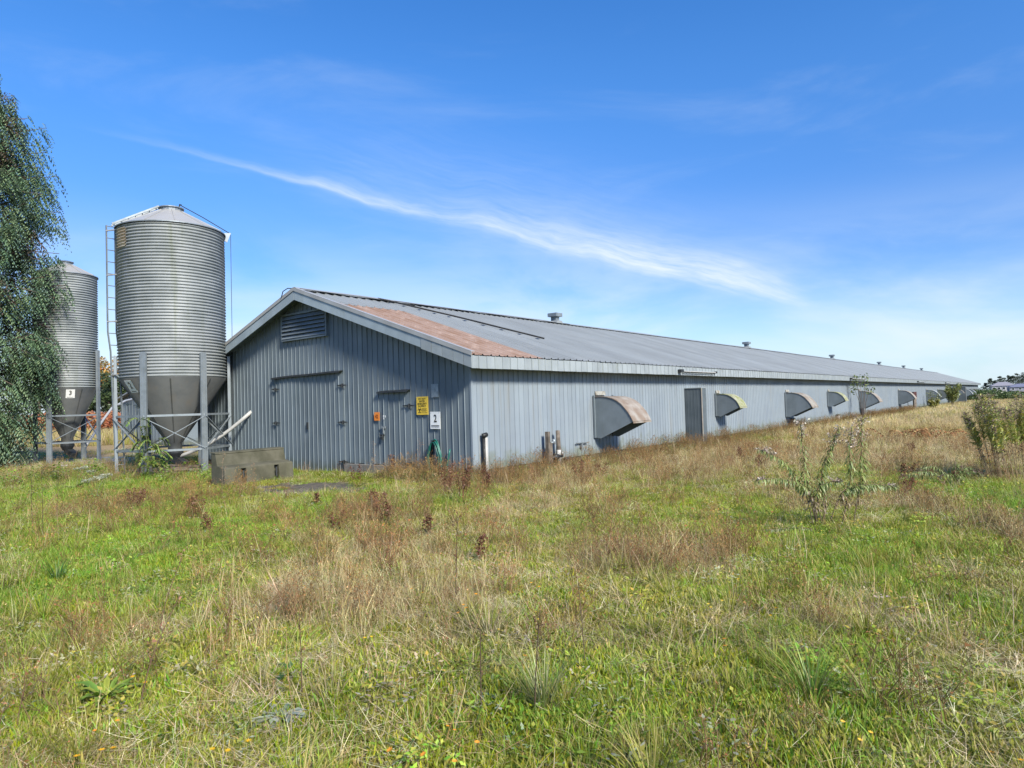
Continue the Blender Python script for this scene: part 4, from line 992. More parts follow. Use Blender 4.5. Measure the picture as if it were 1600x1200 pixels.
def t_grass(n, rad, h0, h1, w, cols, droop=(.3, 1.3), lean=.35):
    t = TB()
    for i in range(n):
        r = rad * math.sqrt(U(0, 1)); a = U(0, 6.283); az = U(0, 6.283); L = U(h0, h1); c = jit(cols[RNG.integers(len(cols))], .22)
        t.blade((r * math.cos(a), r * math.sin(a), -.01), az, abs(RNG.normal(0, lean)), L, w * U(.7, 1.3), U(*droop), c * .75, c * 1.15, 3, U(-.6, .6))
    return t
def t_straw(n, rad, h0, h1, cols, w=.0028, seed=True):
    t = TB(); wind = U(-.25, .25)
    for i in range(n):
        r = rad * math.sqrt(U(0, 1)); a = U(0, 6.283); az = U(0, 6.283); L = U(h0, h1); c = jit(cols[RNG.integers(len(cols))], .25)
        P = t.blade((r * math.cos(a), r * math.sin(a), -.01), az, abs(RNG.normal(0, .22)), L, w * U(.8, 1.4), U(.0, .7), c * .85, c * 1.1, 3, U(-1, 1), [1, .9, .8, .5])
        if seed and U(0, 1) < .5:
            for k in range(5):
                f = U(.55, 1.02); q = P[2] + (P[3] - P[2]) * (f - .55) / .45; t.fleck(q + RNG.normal(0, .006, 3), U(.005, .010), jit((c[0] * .85, c[1] * .74, c[2] * .68), .3))
    return t
def t_thatch(n, rad, cols):
    t = TB()
    for i in range(n):
        r = rad * math.sqrt(U(0, 1)); a = U(0, 6.283); c = jit(cols[RNG.integers(len(cols))], .3)
        t.blade((r * math.cos(a), r * math.sin(a), U(0, .035)), U(0, 6.283), U(1.2, 1.65), U(.06, .22), U(.0014, .003), U(-.3, .4), c, c * 1.1, 2, U(-1, 1), [1, .8, .5])
    return t
def t_moss(n, rad, cols):
    t = TB()
    for i in range(n):
        r = rad * math.sqrt(U(0, 1)); a = U(0, 6.283); c = jit(cols[RNG.integers(len(cols))], .22)
        hh = .035 * max(0, 1 - (r / rad) ** 2)
        t.blade((r * math.cos(a), r * math.sin(a), hh - .012), U(0, 6.283), U(.1, .9), U(.02, .055), U(.005, .011), U(0, .8), c * .8, c * 1.1, 2, U(-1, 1), [1, .8, .3])
    return t
def t_tussock(n, L0, L1, cols, spread=.9, w=.005):
    t = TB()
    for i in range(n):
        az = U(0, 6.283); r = U(0, .06); c = jit(cols[RNG.integers(len(cols))], .22)
        t.blade((r * math.cos(az), r * math.sin(az), -.01), az + U(-.3, .3), U(.1, spread), U(L0, L1), w * U(.7, 1.3), U(.4, 1.6), c * .65, c * 1.2, 4, 0, [.8, 1, .75, .4, 0])
    return t
def t_rosette(n, L0, L1, cols, up=.45, ww=.30):
    t = TB()
    for i in range(n):
        az = i * 2.4 + U(-.3, .3); d = np.array([math.cos(az), math.sin(az), U(.05, up)]); c = jit(cols[RNG.integers(len(cols))], .18); L = U(L0, L1) * (1 - .4 * i / n)
        t.leaf((.01 * math.cos(az), .01 * math.sin(az), .01 + .02 * i / n), d, (0, 0, 1), L, L * ww * U(.8, 1.2), c * .8, c * 1.1, U(.1, .6))
    return t
def t_herb(n, rad, cols, L=(.03, .07), h=(.02, .16)):
    """low leafy weed: clover, hawkweed, buttercup"""
    t = TB()
    for i in range(n):
        r = rad * math.sqrt(U(0, 1)); a = U(0, 6.283); az = U(0, 6.283); c = jit(cols[RNG.integers(len(cols))], .2); l = U(*L)
        t.leaf((r * math.cos(a), r * math.sin(a), U(*h) * (1 - (r / rad) ** 2 * .6)), (math.cos(az), math.sin(az), U(-.1, .6)), (0, 0, 1), l, l * U(.4, .75), c * .85, c * 1.1, U(0, .5))
    return t
def t_wiry(n, rad, h0, h1, col):
    """dark wiry branched stalks of last summer's weeds"""
    t = TB()
    for i in range(n):
        r = rad * math.sqrt(U(0, 1)); a = U(0, 6.283); p = np.array([r * math.cos(a), r * math.sin(a), -.01]); az = U(0, 6.283); L = U(h0, h1); c = jit(col, .3)
        d = np.array([math.cos(az) * .22, math.sin(az) * .22, 1]); P = [p + d * L * k / 4 + RNG.normal(0, .008, 3) * k for k in range(5)]
        t.stem(P, .0028, .0016, c)
        for k in range(RNG.integers(3, 8)):
            j = RNG.integers(2, 5); q = P[j]; b = np.array([U(-1, 1), U(-1, 1), U(.5, 1.4)]); b /= np.linalg.norm(b); e = q + b * U(.05, .16)
            t.stem([q, e], .0016, .001, c)
            for _ in range(3): t.fleck(e + RNG.normal(0, .008, 3), U(.005, .010), jit((c[0] * 1.25, c[1], c[2] * .8), .3))
    return t
def t_flower(n, rad, col):
    t = TB()
    for i in range(n):
        r = rad * math.sqrt(U(0, 1)); a = U(0, 6.283); h = U(.06, .22); p = np.array([r * math.cos(a), r * math.sin(a), 0]); t.stem([p, p + [U(-.03, .03), U(-.03, .03), h]], .0016, .0012, (.10, .14, .03))
        for k in range(7):
            az = k * .9; t.leaf(p + [0, 0, h], (math.cos(az), math.sin(az), .25), (0, 0, 1), .016, .010, col, col, 0)
    return t

GREEN = [(.15, .30, .026), (.21, .35, .040), (.11, .235, .020), (.26, .37, .055)]
OLIVE = [(.26, .275, .045), (.32, .31, .065), (.20, .23, .032), (.38, .335, .11)]
LIME = [(.23, .27, .010), (.18, .24, .010), (.29, .30, .016)]
STRAW = [(.43, .365, .20), (.37, .305, .155), (.50, .43, .265), (.30, .235, .12)]
BROWN = [(.23, .155, .07), (.30, .21, .10), (.17, .11, .052), (.35, .26, .13)]
GREYG = [(.24, .29, .15), (.28, .32, .20), (.19, .25, .10)]

def scatter(name, templates, P, S, T, label, cat, rotx=.15):
    """one object of uncountable growth: template clumps instanced on points"""
    n = len(P)
    coll = bpy.data.collections.new(name + '_kinds')
    for i, me in enumerate(templates): coll.objects.link(bpy.data.objects.new('%s_kind_%02d' % (name, i), me))
    me = bpy.data.meshes.new(name); me.vertices.add(n); me.vertices.foreach_set('co', np.asarray(P, np.float32).ravel())
    a = me.attributes.new('rot', 'FLOAT_VECTOR', 'POINT'); rot = np.stack([RNG.normal(0, rotx, n), RNG.normal(0, rotx, n), RNG.uniform(0, 6.283, n)], 1).astype(np.float32); a.data.foreach_set('vector', rot.ravel())
    a = me.attributes.new('scl', 'FLOAT', 'POINT'); a.data.foreach_set('value', np.asarray(S, np.float32))
    a = me.attributes.new('kind_index', 'INT', 'POINT'); a.data.foreach_set('value', RNG.integers(0, len(templates), n).astype(np.int32))
    a = me.attributes.new('tint', 'FLOAT_COLOR', 'POINT'); c = np.ones((n, 4), np.float32); c[:, :3] = T; a.data.foreach_set('color', c.ravel())
    o = bpy.data.objects.new(name, me); COL.objects.link(o)
    ng = bpy.data.node_groups.new(name, 'GeometryNodeTree'); ng.interface.new_socket('Geometry', in_out='INPUT', socket_type='NodeSocketGeometry'); ng.interface.new_socket('Geometry', in_out='OUTPUT', socket_type='NodeSocketGeometry')
    nd = ng.nodes; gi = nd.new('NodeGroupInput'); go = nd.new('NodeGroupOutput'); ip = nd.new('GeometryNodeInstanceOnPoints'); ci = nd.new('GeometryNodeCollectionInfo')
    ci.inputs['Collection'].default_value = coll; ci.inputs['Separate Children'].default_value = True; ci.inputs['Reset Children'].default_value = True
    ip.inputs['Pick Instance'].default_value = True
    def na(nm, ty):
        x = nd.new('GeometryNodeInputNamedAttribute'); x.data_type = ty; x.inputs['Name'].default_value = nm; return x.outputs['Attribute']
    L = ng.links; L.new(gi.outputs[0], ip.inputs['Points']); L.new(ci.outputs[0], ip.inputs['Instance']); L.new(na('kind_index', 'INT'), ip.inputs['Instance Index']); L.new(na('rot', 'FLOAT_VECTOR'), ip.inputs['Rotation']); L.new(na('scl', 'FLOAT'), ip.inputs['Scale']); L.new(ip.outputs[0], go.inputs[0])
    m = o.modifiers.new('growth', 'NODES'); m.node_group = ng
    return tag(o, label, cat, kind='stuff')

# candidate points over what the camera could see, thinning with distance
def sample(n, ymin, ymax, power=1.0, side=3.0):
    """points inside a widened view wedge"""
    u = RNG.uniform(0, 1, n); Y = (ymin ** power + u * (ymax ** power - ymin ** power)) ** (1 / power)
    half = Y * .80 + side; X = RNG.uniform(-1, 1, n) * half
    return X, Y
def make(name, temps, n, ymin, ymax, power, prob, size, tintf, label, cat, rotx=.15, zoff=0.0):
    X, Y = sample(n, ymin, ymax, power); g, d, k, m = site_fields(X, Y)
    p = prob(X, Y, g, d, k, m); keep = (RNG.uniform(0, 1, n) < p) & ~blocked(X, Y)
    keep &= ~((X < -13) & (Y > 27.5) & (RNG.uniform(0, 1, n) > .12))
    X, Y, g, d, k, m = (a[keep] for a in (X, Y, g, d, k, m)); nn = len(X)
    S = size(X, Y, nn); T = tintf(X, Y, g, d, k, m, nn)
    T = np.clip(T * 1.16 * RNG.uniform(.78, 1.22, (nn, 1)) * (.82 + .36 * fbm(X, Y, .55, 123, 2))[:, None] * RNG.normal(1, .05, (nn, 3)), .05, 3)
    scatter(name, [t.mesh(name + '_clump', mt) for t, mt in temps], np.stack([X, Y, gz(X, Y) + zoff], 1), S, T, label, cat, rotx)
    print(name, nn)
far_s = lambda Y: 1 + np.clip((Y - 12) / 40, 0, 1)
ones = lambda n: np.ones((n, 3))
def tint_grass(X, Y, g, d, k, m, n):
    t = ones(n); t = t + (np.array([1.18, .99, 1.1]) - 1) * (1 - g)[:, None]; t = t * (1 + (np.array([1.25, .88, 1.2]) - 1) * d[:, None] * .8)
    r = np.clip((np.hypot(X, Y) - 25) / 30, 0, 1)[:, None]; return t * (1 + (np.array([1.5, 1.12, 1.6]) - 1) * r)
make('moss_carpet', [(t_moss(230, .20, LIME + OLIVE[:2]), M_BLADE), (t_moss(200, .18, LIME + GREEN[:2]), M_BLADE), (t_moss(210, .2, OLIVE), M_BLADE)], 24000, 2.6, 17, 1.3,
     lambda X, Y, g, d, k, m: np.clip(.42 + .95 * m - .30 * d, 0.12, 1), lambda X, Y, n: RNG.uniform(.8, 1.6, n), lambda X, Y, g, d, k, m, n: ones(n) * (1 + .15 * m[:, None]), 'low yellow green moss cushions between the grasses', 'moss', .08)
make('thatch', [(t_thatch(90, .22, STRAW + BROWN[:2]), M_STRAW), (t_thatch(80, .2, STRAW[:3] + [(.60, .52, .34)]), M_STRAW), (t_thatch(110, .24, [(.60, .53, .36), (.52, .45, .28), (.46, .42, .24)]), M_STRAW), (t_thatch(80, .22, BROWN + STRAW[:1]), M_STRAW)], 34000, 2.6, 26, 1.25,
     lambda X, Y, g, d, k, m: np.clip(.40 + .6 * d - .55 * g - .2 * m, .04, 1), lambda X, Y, n: RNG.uniform(.8, 1.5, n) * far_s(Y) ** .5, lambda X, Y, g, d, k, m, n: ones(n), 'flattened dead grass lying over the ground', 'dead grass', .1)
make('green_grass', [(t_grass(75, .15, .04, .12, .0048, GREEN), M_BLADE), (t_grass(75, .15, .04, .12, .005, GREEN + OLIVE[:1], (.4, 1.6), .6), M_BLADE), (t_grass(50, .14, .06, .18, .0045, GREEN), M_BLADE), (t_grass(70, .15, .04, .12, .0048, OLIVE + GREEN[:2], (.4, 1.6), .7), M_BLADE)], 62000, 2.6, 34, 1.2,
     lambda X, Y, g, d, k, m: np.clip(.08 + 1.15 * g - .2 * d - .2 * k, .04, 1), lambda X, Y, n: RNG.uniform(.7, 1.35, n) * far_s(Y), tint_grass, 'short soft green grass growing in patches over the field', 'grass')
make('olive_grass', [(t_grass(60, .16, .04, .13, .0042, OLIVE + STRAW[:1], (.4, 1.6), .6), M_BLADE), (t_grass(50, .16, .04, .14, .004, OLIVE + STRAW[:2], (.3, 1.4), .6), M_BLADE), (t_grass(60, .15, .03, .10, .0045, OLIVE + LIME[:1], (.4, 1.6), .8), M_BLADE)], 47000, 2.6, 36, 1.2,
     lambda X, Y, g, d, k, m: np.clip(.46 + .2 * d - .48 * g - .22 * m, .05, 1), lambda X, Y, n: RNG.uniform(.7, 1.3, n) * far_s(Y), lambda X, Y, g, d, k, m, n: ones(n) * (1 + .1 * (RNG.uniform(-1, 1, (n, 1)))), 'fading yellow green grass over the whole field', 'grass')
make('dry_grass', [(t_straw(24, .18, .10, .36, STRAW + BROWN[:2]), M_STRAW), (t_straw(26, .18, .08, .30, STRAW), M_STRAW), (t_straw(20, .17, .18, .50, BROWN[:2] + STRAW), M_STRAW), (t_straw(22, .16, .10, .36, BROWN + STRAW[:2]), M_STRAW)], 44000, 2.6, 40, 1.2,
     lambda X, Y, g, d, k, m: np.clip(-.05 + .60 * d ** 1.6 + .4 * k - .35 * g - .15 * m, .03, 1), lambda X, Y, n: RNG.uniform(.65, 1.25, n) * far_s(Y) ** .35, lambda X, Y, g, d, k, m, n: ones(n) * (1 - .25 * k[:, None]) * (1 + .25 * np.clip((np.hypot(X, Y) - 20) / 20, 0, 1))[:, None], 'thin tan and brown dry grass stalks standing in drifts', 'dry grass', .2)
make('wiry_weeds', [(t_wiry(10, .18, .15, .42, BROWN[0]), M_STRAW), (t_wiry(7, .16, .2, .5, BROWN[2]), M_STRAW), (t_wiry(9, .18, .12, .36, (.17, .11, .06)), M_STRAW)], 9000, 2.8, 30, 1.3,
     lambda X, Y, g, d, k, m: np.clip(.05 + .24 * d + .6 * k - .05 * g, .02, 1), lambda X, Y, n: RNG.uniform(.6, 1.15, n), lambda X, Y, g, d, k, m, n: ones(n), 'wiry brown branching weed stalks gone to seed', 'dead weeds', .15)
make('tussock_grass', [(t_tussock(70, .14, .34, OLIVE + LIME[:1]), M_BLADE), (t_tussock(60, .12, .3, GREEN + OLIVE), M_BLADE), (t_tussock(60, .16, .36, STRAW[:2] + OLIVE), M_BLADE)], 5200, 2.8, 24, 1.35,
     lambda X, Y, g, d, k, m: np.clip(.14 + .25 * g + .2 * m, 0, 1), lambda X, Y, n: RNG.uniform(.6, 1.2, n), lambda X, Y, g, d, k, m, n: ones(n), 'arching tufts of coarse grass', 'grass tufts')
make('leafy_weeds', [(t_herb(75, .16, GREEN + OLIVE[:1], (.018, .045)), M_LEAF), (t_herb(60, .15, GREYG + OLIVE[:1], (.015, .04)), M_LEAF), (t_herb(50, .18, GREEN + LIME[:1], (.02, .05), (.01, .09)), M_LEAF)], 11000, 2.8, 22, 1.3,
     lambda X, Y, g, d, k, m: np.clip(.08 + .5 * g + .22 * m - .1 * d, .02, 1), lambda X, Y, n: RNG.uniform(.6, 1.3, n), tint_grass, 'low leafy clover and hawkweed among the grass', 'low weeds')
make('leaf_rosettes', [(t_rosette(15, .05, .10, GREYG, .5, .17), M_LEAF), (t_rosette(14, .06, .12, GREEN[:2] + GREYG[:1], .7, .18), M_LEAF), (t_rosette(16, .05, .09, GREYG + OLIVE[:1], .35, .2), M_LEAF)], 4200, 2.8, 16, 1.3,
     lambda X, Y, g, d, k, m: np.clip(.12 + .4 * m, 0, 1), lambda X, Y, n: RNG.uniform(.6, 1.3, n), lambda X, Y, g, d, k, m, n: ones(n), 'grey green leaf rosettes flat on the moss', 'rosettes', .12)
make('field_flowers', [(t_flower(3, .1, (.62, .36, .015)), M_LEAF), (t_flower(2, .1, (.6, .24, .03)), M_LEAF), (t_flower(3, .12, (.6, .42, .05)), M_LEAF)], 280, 3.0, 12, 1.2,
     lambda X, Y, g, d, k, m: np.clip(.35 * (X > -2.5), 0.06, 1), lambda X, Y, n: RNG.uniform(.7, 1.2, n), lambda X, Y, g, d, k, m, n: ones(n), 'tiny yellow and orange field flowers dotted in the grass', 'flowers')
# far field to the right and beyond: pale dry grass
make('far_field_grass', [(t_straw(60, .5, .12, .34, STRAW + OLIVE[:2], .012, False), M_STRAW), (t_straw(55, .5, .10, .30, STRAW[:3], .012, False), M_STRAW), (t_straw(55, .5, .12, .34, BROWN[1:2] + STRAW, .012, False), M_STRAW)], 15000, 34, 130, 1.0,
     lambda X, Y, g, d, k, m: np.where((X > -3), np.where(k > .4, .5, 1.0), 0), lambda X, Y, n: RNG.uniform(.7, 1.3, n), lambda X, Y, g, d, k, m, n: ones(n) * (1.12 - .55 * np.clip(fbm(X, Y, 9, 77) * 2.6 - 1.25, 0, 1))[:, None], 'pale tall dry grass of the far field', 'dry grass')
# tall weeds and grass close to the barn wall, and moss strip below the gable
def strip_pts(n, s0, s1, t0, t1):
    s = RNG.uniform(s0, s1, n); t = RNG.uniform(t0, t1, n); X = BARN_C.x + UX * s + VX * t; Y = BARN_C.y + UY * s + VY * t; return X, Y
X, Y = strip_pts(2500, -.3, 60, -1.2, -.12); n = len(X)
scatter('wall_foot_weeds', [t_straw(30, .15, .08, .26, STRAW + OLIVE).mesh('w', M_STRAW), t_wiry(8, .15, .15, .40, BROWN[0]).mesh('w', M_STRAW), t_grass(60, .15, .1, .3, .004, OLIVE).mesh('w', M_BLADE), t_herb(45, .16, GREYG + OLIVE, (.03, .06), (.03, .3)).mesh('w', M_LEAF), t_straw(34, .15, .1, .3, BROWN).mesh('w', M_STRAW)],
        np.stack([X, Y, gz(X, Y)], 1), RNG.uniform(.7, 1.5, n), RNG.uniform(.6, 1.15, (n, 1)) * np.ones((n, 3)), 'mixed dry weeds and grass along the foot of the long wall', 'weeds', .15)
X, Y = strip_pts(420, -.8, -.12, -.6, 2.6); n = len(X)
scatter('gable_foot_weeds', [t_wiry(6, .15, .15, .42, BROWN[1]).mesh('w', M_STRAW), t_straw(20, .15, .1, .3, STRAW).mesh('w', M_STRAW), t_grass(60, .15, .1, .3, .004, OLIVE + GREEN[:1]).mesh('w', M_BLADE), t_herb(45, .16, GREYG + OLIVE, (.03, .06), (.03, .3)).mesh('w', M_LEAF)],
        np.stack([X, Y, gz(X, Y)], 1), RNG.uniform(.7, 1.45, n), RNG.uniform(.6, 1.15, (n, 1)) * np.ones((n, 3)), 'weeds and grass at the foot of the gable below the signs', 'weeds', .15)
ss = RNG.uniform(-1.2, -.1, 1500); tt = RNG.uniform(1.6, 9.5, 1500); kk = fbm(ss * 3, tt, .8, 5) > (.30 + .35 * np.abs(ss + .55)); ss, tt = ss[kk], tt[kk]
X = BARN_C.x + UX * ss + VX * tt; Y = BARN_C.y + UY * ss + VY * tt; n = len(X)
scatter('moss_strip', [t_moss(260, .2, [(.20, .25, .012), (.15, .20, .01), (.26, .28, .02)]).mesh('w', M_BLADE), t_moss(240, .2, [(.10, .14, .012), (.18, .22, .012)]).mesh('w', M_BLADE)], np.stack([X, Y, gz(X, Y) + .02], 1), RNG.uniform(.7, 1.3, n), np.ones((n, 3)), 'bright lime green moss strip along the foot of the gable', 'moss', .08)
sx_, sy_ = RNG.uniform(-9.6, -6.2, 500), RNG.uniform(16.2, 19.6, 500); n = len(sx_)
kk = ~blocked(sx_, sy_); sx_, sy_ = sx_[kk], sy_[kk]; n = len(sx_)
scatter('silo_moss', [t_moss(240, .2, [(.17, .21, .012), (.12, .17, .01)]).mesh('w', M_BLADE), t_grass(50, .15, .04, .1, .004, LIME).mesh('w', M_BLADE)], np.stack([sx_, sy_, gz(sx_, sy_) + .01], 1), RNG.uniform(.8, 1.4, n), np.ones((n, 3)), 'mossy ground between the big silo and the concrete barrier', 'moss', .08)

X = RNG.uniform(-14.5, -8.2, 330); Y = RNG.uniform(17.2, 21.5, 330); kk = ~blocked(X, Y) & (fbm(X, Y, 1.2, 88) > .42); X, Y = X[kk], Y[kk]; n = len(X)
scatter('silo_foot_weeds', [t_herb(60, .2, GREEN + GREYG, (.04, .09), (.08, .42)).mesh('w', M_LEAF), t_wiry(9, .15, .25, .6, BROWN[1]).mesh('w', M_STRAW), t_grass(60, .16, .15, .4, .006, GREEN + OLIVE).mesh('w', M_BLADE)],
        np.stack([X, Y, gz(X, Y)], 1), RNG.uniform(.7, 1.2, n), RNG.uniform(.75, 1.1, (n, 1)) * np.ones((n, 3)), 'tall leafy weeds and coarse grass in front of the silos', 'weeds', .12)
# ------------------------------------------------------------------ single plants
def thing(name, loc, label, cat, group=None, rz=0.0): return empty(name, loc, rz, label, cat, group)
def gp(px, py):
    p = G(px, py); p.z = float(gz(p.x, p.y)); return p
CAMR = np.array(RT); CAMR[2] = 0; CAMR /= np.linalg.norm(CAMR)
# --- goldenrod with arching stems gone to seed
LEAFC = [(.14, .20, .045), (.19, .25, .065), (.26, .31, .11), (.105, .155, .035)]
FLUFF = [(.42, .36, .29), (.34, .28, .23), (.50, .45, .37), (.26, .19, .17)]
def smooth_path(P, n=26):
    P = np.asarray(P, float); k = np.linspace(0, len(P) - 1, n); i = np.clip(k.astype(int), 0, len(P) - 2); f = (k - i)[:, None]
    p0 = P[np.clip(i - 1, 0, len(P) - 1)]; p1 = P[i]; p2 = P[i + 1]; p3 = P[np.clip(i + 2, 0, len(P) - 1)]
    return .5 * (2 * p1 + (-p0 + p2) * f + (2 * p0 - 5 * p1 + 4 * p2 - p3) * f ** 2 + (-p0 + 3 * p1 - 3 * p2 + p3) * f ** 3)
def gold_stem(root, P, leaf_from=.35, head=True, LL=.115, dens=1.0, cols=LEAFC, fl=FLUFF, stemc=(.15, .115, .075), hs=1.0, dry_low=True, sag=.55, lw=.15, rise=.35, dead_skip=.55):
    P = smooth_path(P); ln = np.r_[0, np.cumsum(np.linalg.norm(np.diff(P, axis=0), axis=1))]; tot = ln[-1]
    st = TB(); st.stem(P, .0065, .0028, stemc, 4); so = st.build('stem', M_STALK, root)
    lf = TB(); nleaf = int(tot * 215 * dens); a = U(0, 6)
    for i in range(nleaf):
        f = (i + .5) / nleaf
        if f < leaf_from * .55: continue
        f0 = f; s = f * tot; j = min(np.searchsorted(ln, s), len(P) - 1); p = P[j - 1] + (P[j] - P[j - 1]) * ((s - ln[j - 1]) / max(1e-6, ln[j] - ln[j - 1])); d = P[j] - P[j - 1]; d /= np.linalg.norm(d)
        a += 2.4 + U(-.7, .7); f0 = f; x = np.cross(d, [0.3, 0.2, 1.0]); x /= np.linalg.norm(x) + 1e-9; y = np.cross(d, x); o = x * math.cos(a) + y * math.sin(a)
        dead = dry_low and f < leaf_from and True
        L = LL * U(.4, 1.3) * (1 - .45 * max(0, f - .6) / .4)
        c = jit((.20, .15, .09) if dead else cols[RNG.integers(len(cols))], .25)
        if dead and U(0, 1) < dead_skip: continue
        dd = o + d * rise + np.array([0, 0, -sag - U(0, .5) * (1.5 if dead else 1)])
        lf.leaf(p, dd, o * .6 + np.array([0, 0, .8]), L * (.7 if dead else 1), L * lw, c * .85, c * 1.15, U(.2, .7))
    o = lf.build('foliage', M_PLANT, so); tag(o, kind='stuff')
    if head:
        hd = TB(); tip = P[-1]; d = P[-1] - P[-4]; d /= np.linalg.norm(d)
        for b in range(int(26 * hs)):
            f = U(0, .20) * tot * hs; q = tip - d * f * .8; az = U(0, 6.28); o = np.array([math.cos(az), math.sin(az), U(.1, .9)]); e = q + o * U(.03, .11) * hs
            hd.stem([q, (q + e) / 2 + [0, 0, .01], e], .0015, .001, (.2, .15, .1))
            for k in range(8): hd.fleck(q + (e - q) * U(.25, 1.1) + RNG.normal(0, .006, 3), U(.008, .016), jit(fl[RNG.integers(len(fl))], .25))
        h = hd.build('seed_head', M_STALK, so); tag(h, kind='stuff')
p0 = gp(1283, 829); k_ = .00150
gr = thing('goldenrod_plant', p0, 'tall goldenrod with arching grey green stems alone in the right foreground', 'goldenrod')
def S_(lst, dy):
    R_ = []
    n = len(lst)
    for i, (x, y) in enumerate(lst):
        f = i / (n - 1); v = CAMR * (x - 640) * k_ + np.array([0, 1.0, 0]) * dy * f; v = v + [0, 0, max(0, (1078 - y)) * k_]; R_.append(v)
    return R_
gold_stem(gr, S_([(580, 1075), (530, 780), (440, 580), (300, 440), (150, 365)], .10), .38)
gold_stem(gr, S_([(600, 1075), (560, 780), (420, 655), (230, 612), (60, 622)], -.12), .42, hs=.7)
gold_stem(gr, S_([(612, 1075), (552, 740), (525, 450), (515, 150)], .05), .36, dens=.8)
gold_stem(gr, S_([(660, 1075), (680, 800), (692, 580), (785, 390), (885, 190)], .15), .40, dens=1.2, hs=1.3)
gold_stem(gr, S_([(655, 1075), (610, 800), (612, 700), (700, 655), (800, 650)], -.15), .5, hs=.8)
gold_stem(gr, S_([(815, 1075), (880, 790), (910, 600), (905, 400), (930, 190)], -.05), .36, hs=1.3)
gold_stem(gr, S_([(912, 1085), (980, 800), (1030, 560), (1042, 300), (1065, 110)], .08), .36, hs=1.4)
gold_stem(gr, S_([(710, 1040), (820, 770), (950, 705), (1100, 692), (1275, 716)], -.1), .40, dens=1.15, hs=.6)
for (x0, x1, y1) in ((600, 560, 690), (640, 700, 720), (675, 650, 640), (620, 590, 760)):
    gold_stem(gr, S_([(x0, 1075), ((x0 + x1) / 2 + 10, (1075 + y1) / 2), (x1, y1)], U(-.1, .1)), .8, head=False, dens=.6)
fs = thing('fallen_goldenrod_stem', gp(1240, 836), 'fallen grey green goldenrod stem lying left of the tall goldenrod', 'goldenrod')
gold_stem(fs, [CAMR * .42 + [0, 0, .04], CAMR * .1 + [0, .02, .09], CAMR * -.25 + [0, .06, .07], CAMR * -.6 + [0, .12, .04]], .2, head=False, LL=.08, cols=GREYG + LEAFC)
# dense clump at the right edge
p0 = gp(1585, 748)
gc = thing('goldenrod_clump', p0, 'dense clump of tall goldenrod stems at the right edge', 'goldenrod')
for i in range(74):
    u, v = U(-.62, 1.5), U(-.45, .45); bx = CAMR * u * .62 + np.array([0, v * .8, 0]); tx = CAMR * u * 1.0 + np.array([U(-.12, .05), v, 0]) - CAMR * .12; h = U(1.3, 1.7) * (1.0 if u > -.45 else .8)
    mid = (bx * .55 + tx * .45)
    gold_stem(gc, [bx, mid + [0, 0, h * .5], tx + [0, 0, h]], .52, LL=.15, dens=.62, lw=.17, rise=1.1, dead_skip=.88, cols=[(.26, .34, .07), (.32, .39, .11), (.38, .42, .16), (.44, .40, .08)], fl=[(.17, .12, .105), (.23, .17, .14), (.30, .24, .2)], stemc=(.34, .26, .16), hs=.95, sag=.12)
g2 = thing('goldenrod_plant', gp(1492, 764), 'low sprawling goldenrod with drooping tips left of the dense clump', 'goldenrod')
for dx, hh, dy in ((-.55, .42, .1), (-.35, .30, -.2), (.35, .38, .05), (.55, .30, .2), (-.75, .25, .25), (.15, .45, .1), (-.9, .35, -.1)):
    gold_stem(g2, [np.zeros(3), CAMR * dx * .4 + [0, dy * .5, hh * .85], CAMR * dx * .8 + [0, dy, hh], CAMR * dx * 1.15 + [0, dy, hh * .75]], .3, LL=.085, fl=[(.10, .07, .06), (.16, .11, .09)], hs=.6)

# --- docks: rusty seed heads
def dock(px, py, h, label, n=3, leaf=True, col=(.125, .058, .034), spread=.18):
    p = gp(px, py); r = thing('dock_weed', p, label, 'weed', 'rust brown dock weeds gone to seed')
    for i in range(n):
        az = U(0, 6.28); tip = np.array([math.cos(az), math.sin(az), 0]) * U(.3, 1) * spread + [0, 0, h * U(.75, 1.05)]; base = np.array([math.cos(az), math.sin(az), 0]) * .03
        t = TB(); P = smooth_path([base, base * .5 + tip * .5 + RNG.normal(0, .02, 3), tip], 8); t.stem(P, .006, .003, (.15, .07, .045), 4); so = t.build('stem', M_STALK, r)
        s = TB()
        for k in range(150):
            f = U(.38, 1.03); q = P[0] + (P[-1] - P[0]) * f; b = RNG.normal(0, 1, 3); b /= np.linalg.norm(b); w = .075 * math.sin(math.pi * min(1, (f - .3) / .78)) + .012
            s.fleck(q + b * w * U(.2, 1.2) * np.array([1, 1, .8]), U(.010, .021), jit(col, .4, .15))
        tag(s.build('seed_head', M_STALK, so), kind='stuff')
    if leaf:
        t = t_rosette(7, .12, .24, [(.11, .13, .035), (.16, .13, .04), (.09, .13, .03)], .7, .28); t.build('leaves', M_PLANT, r)
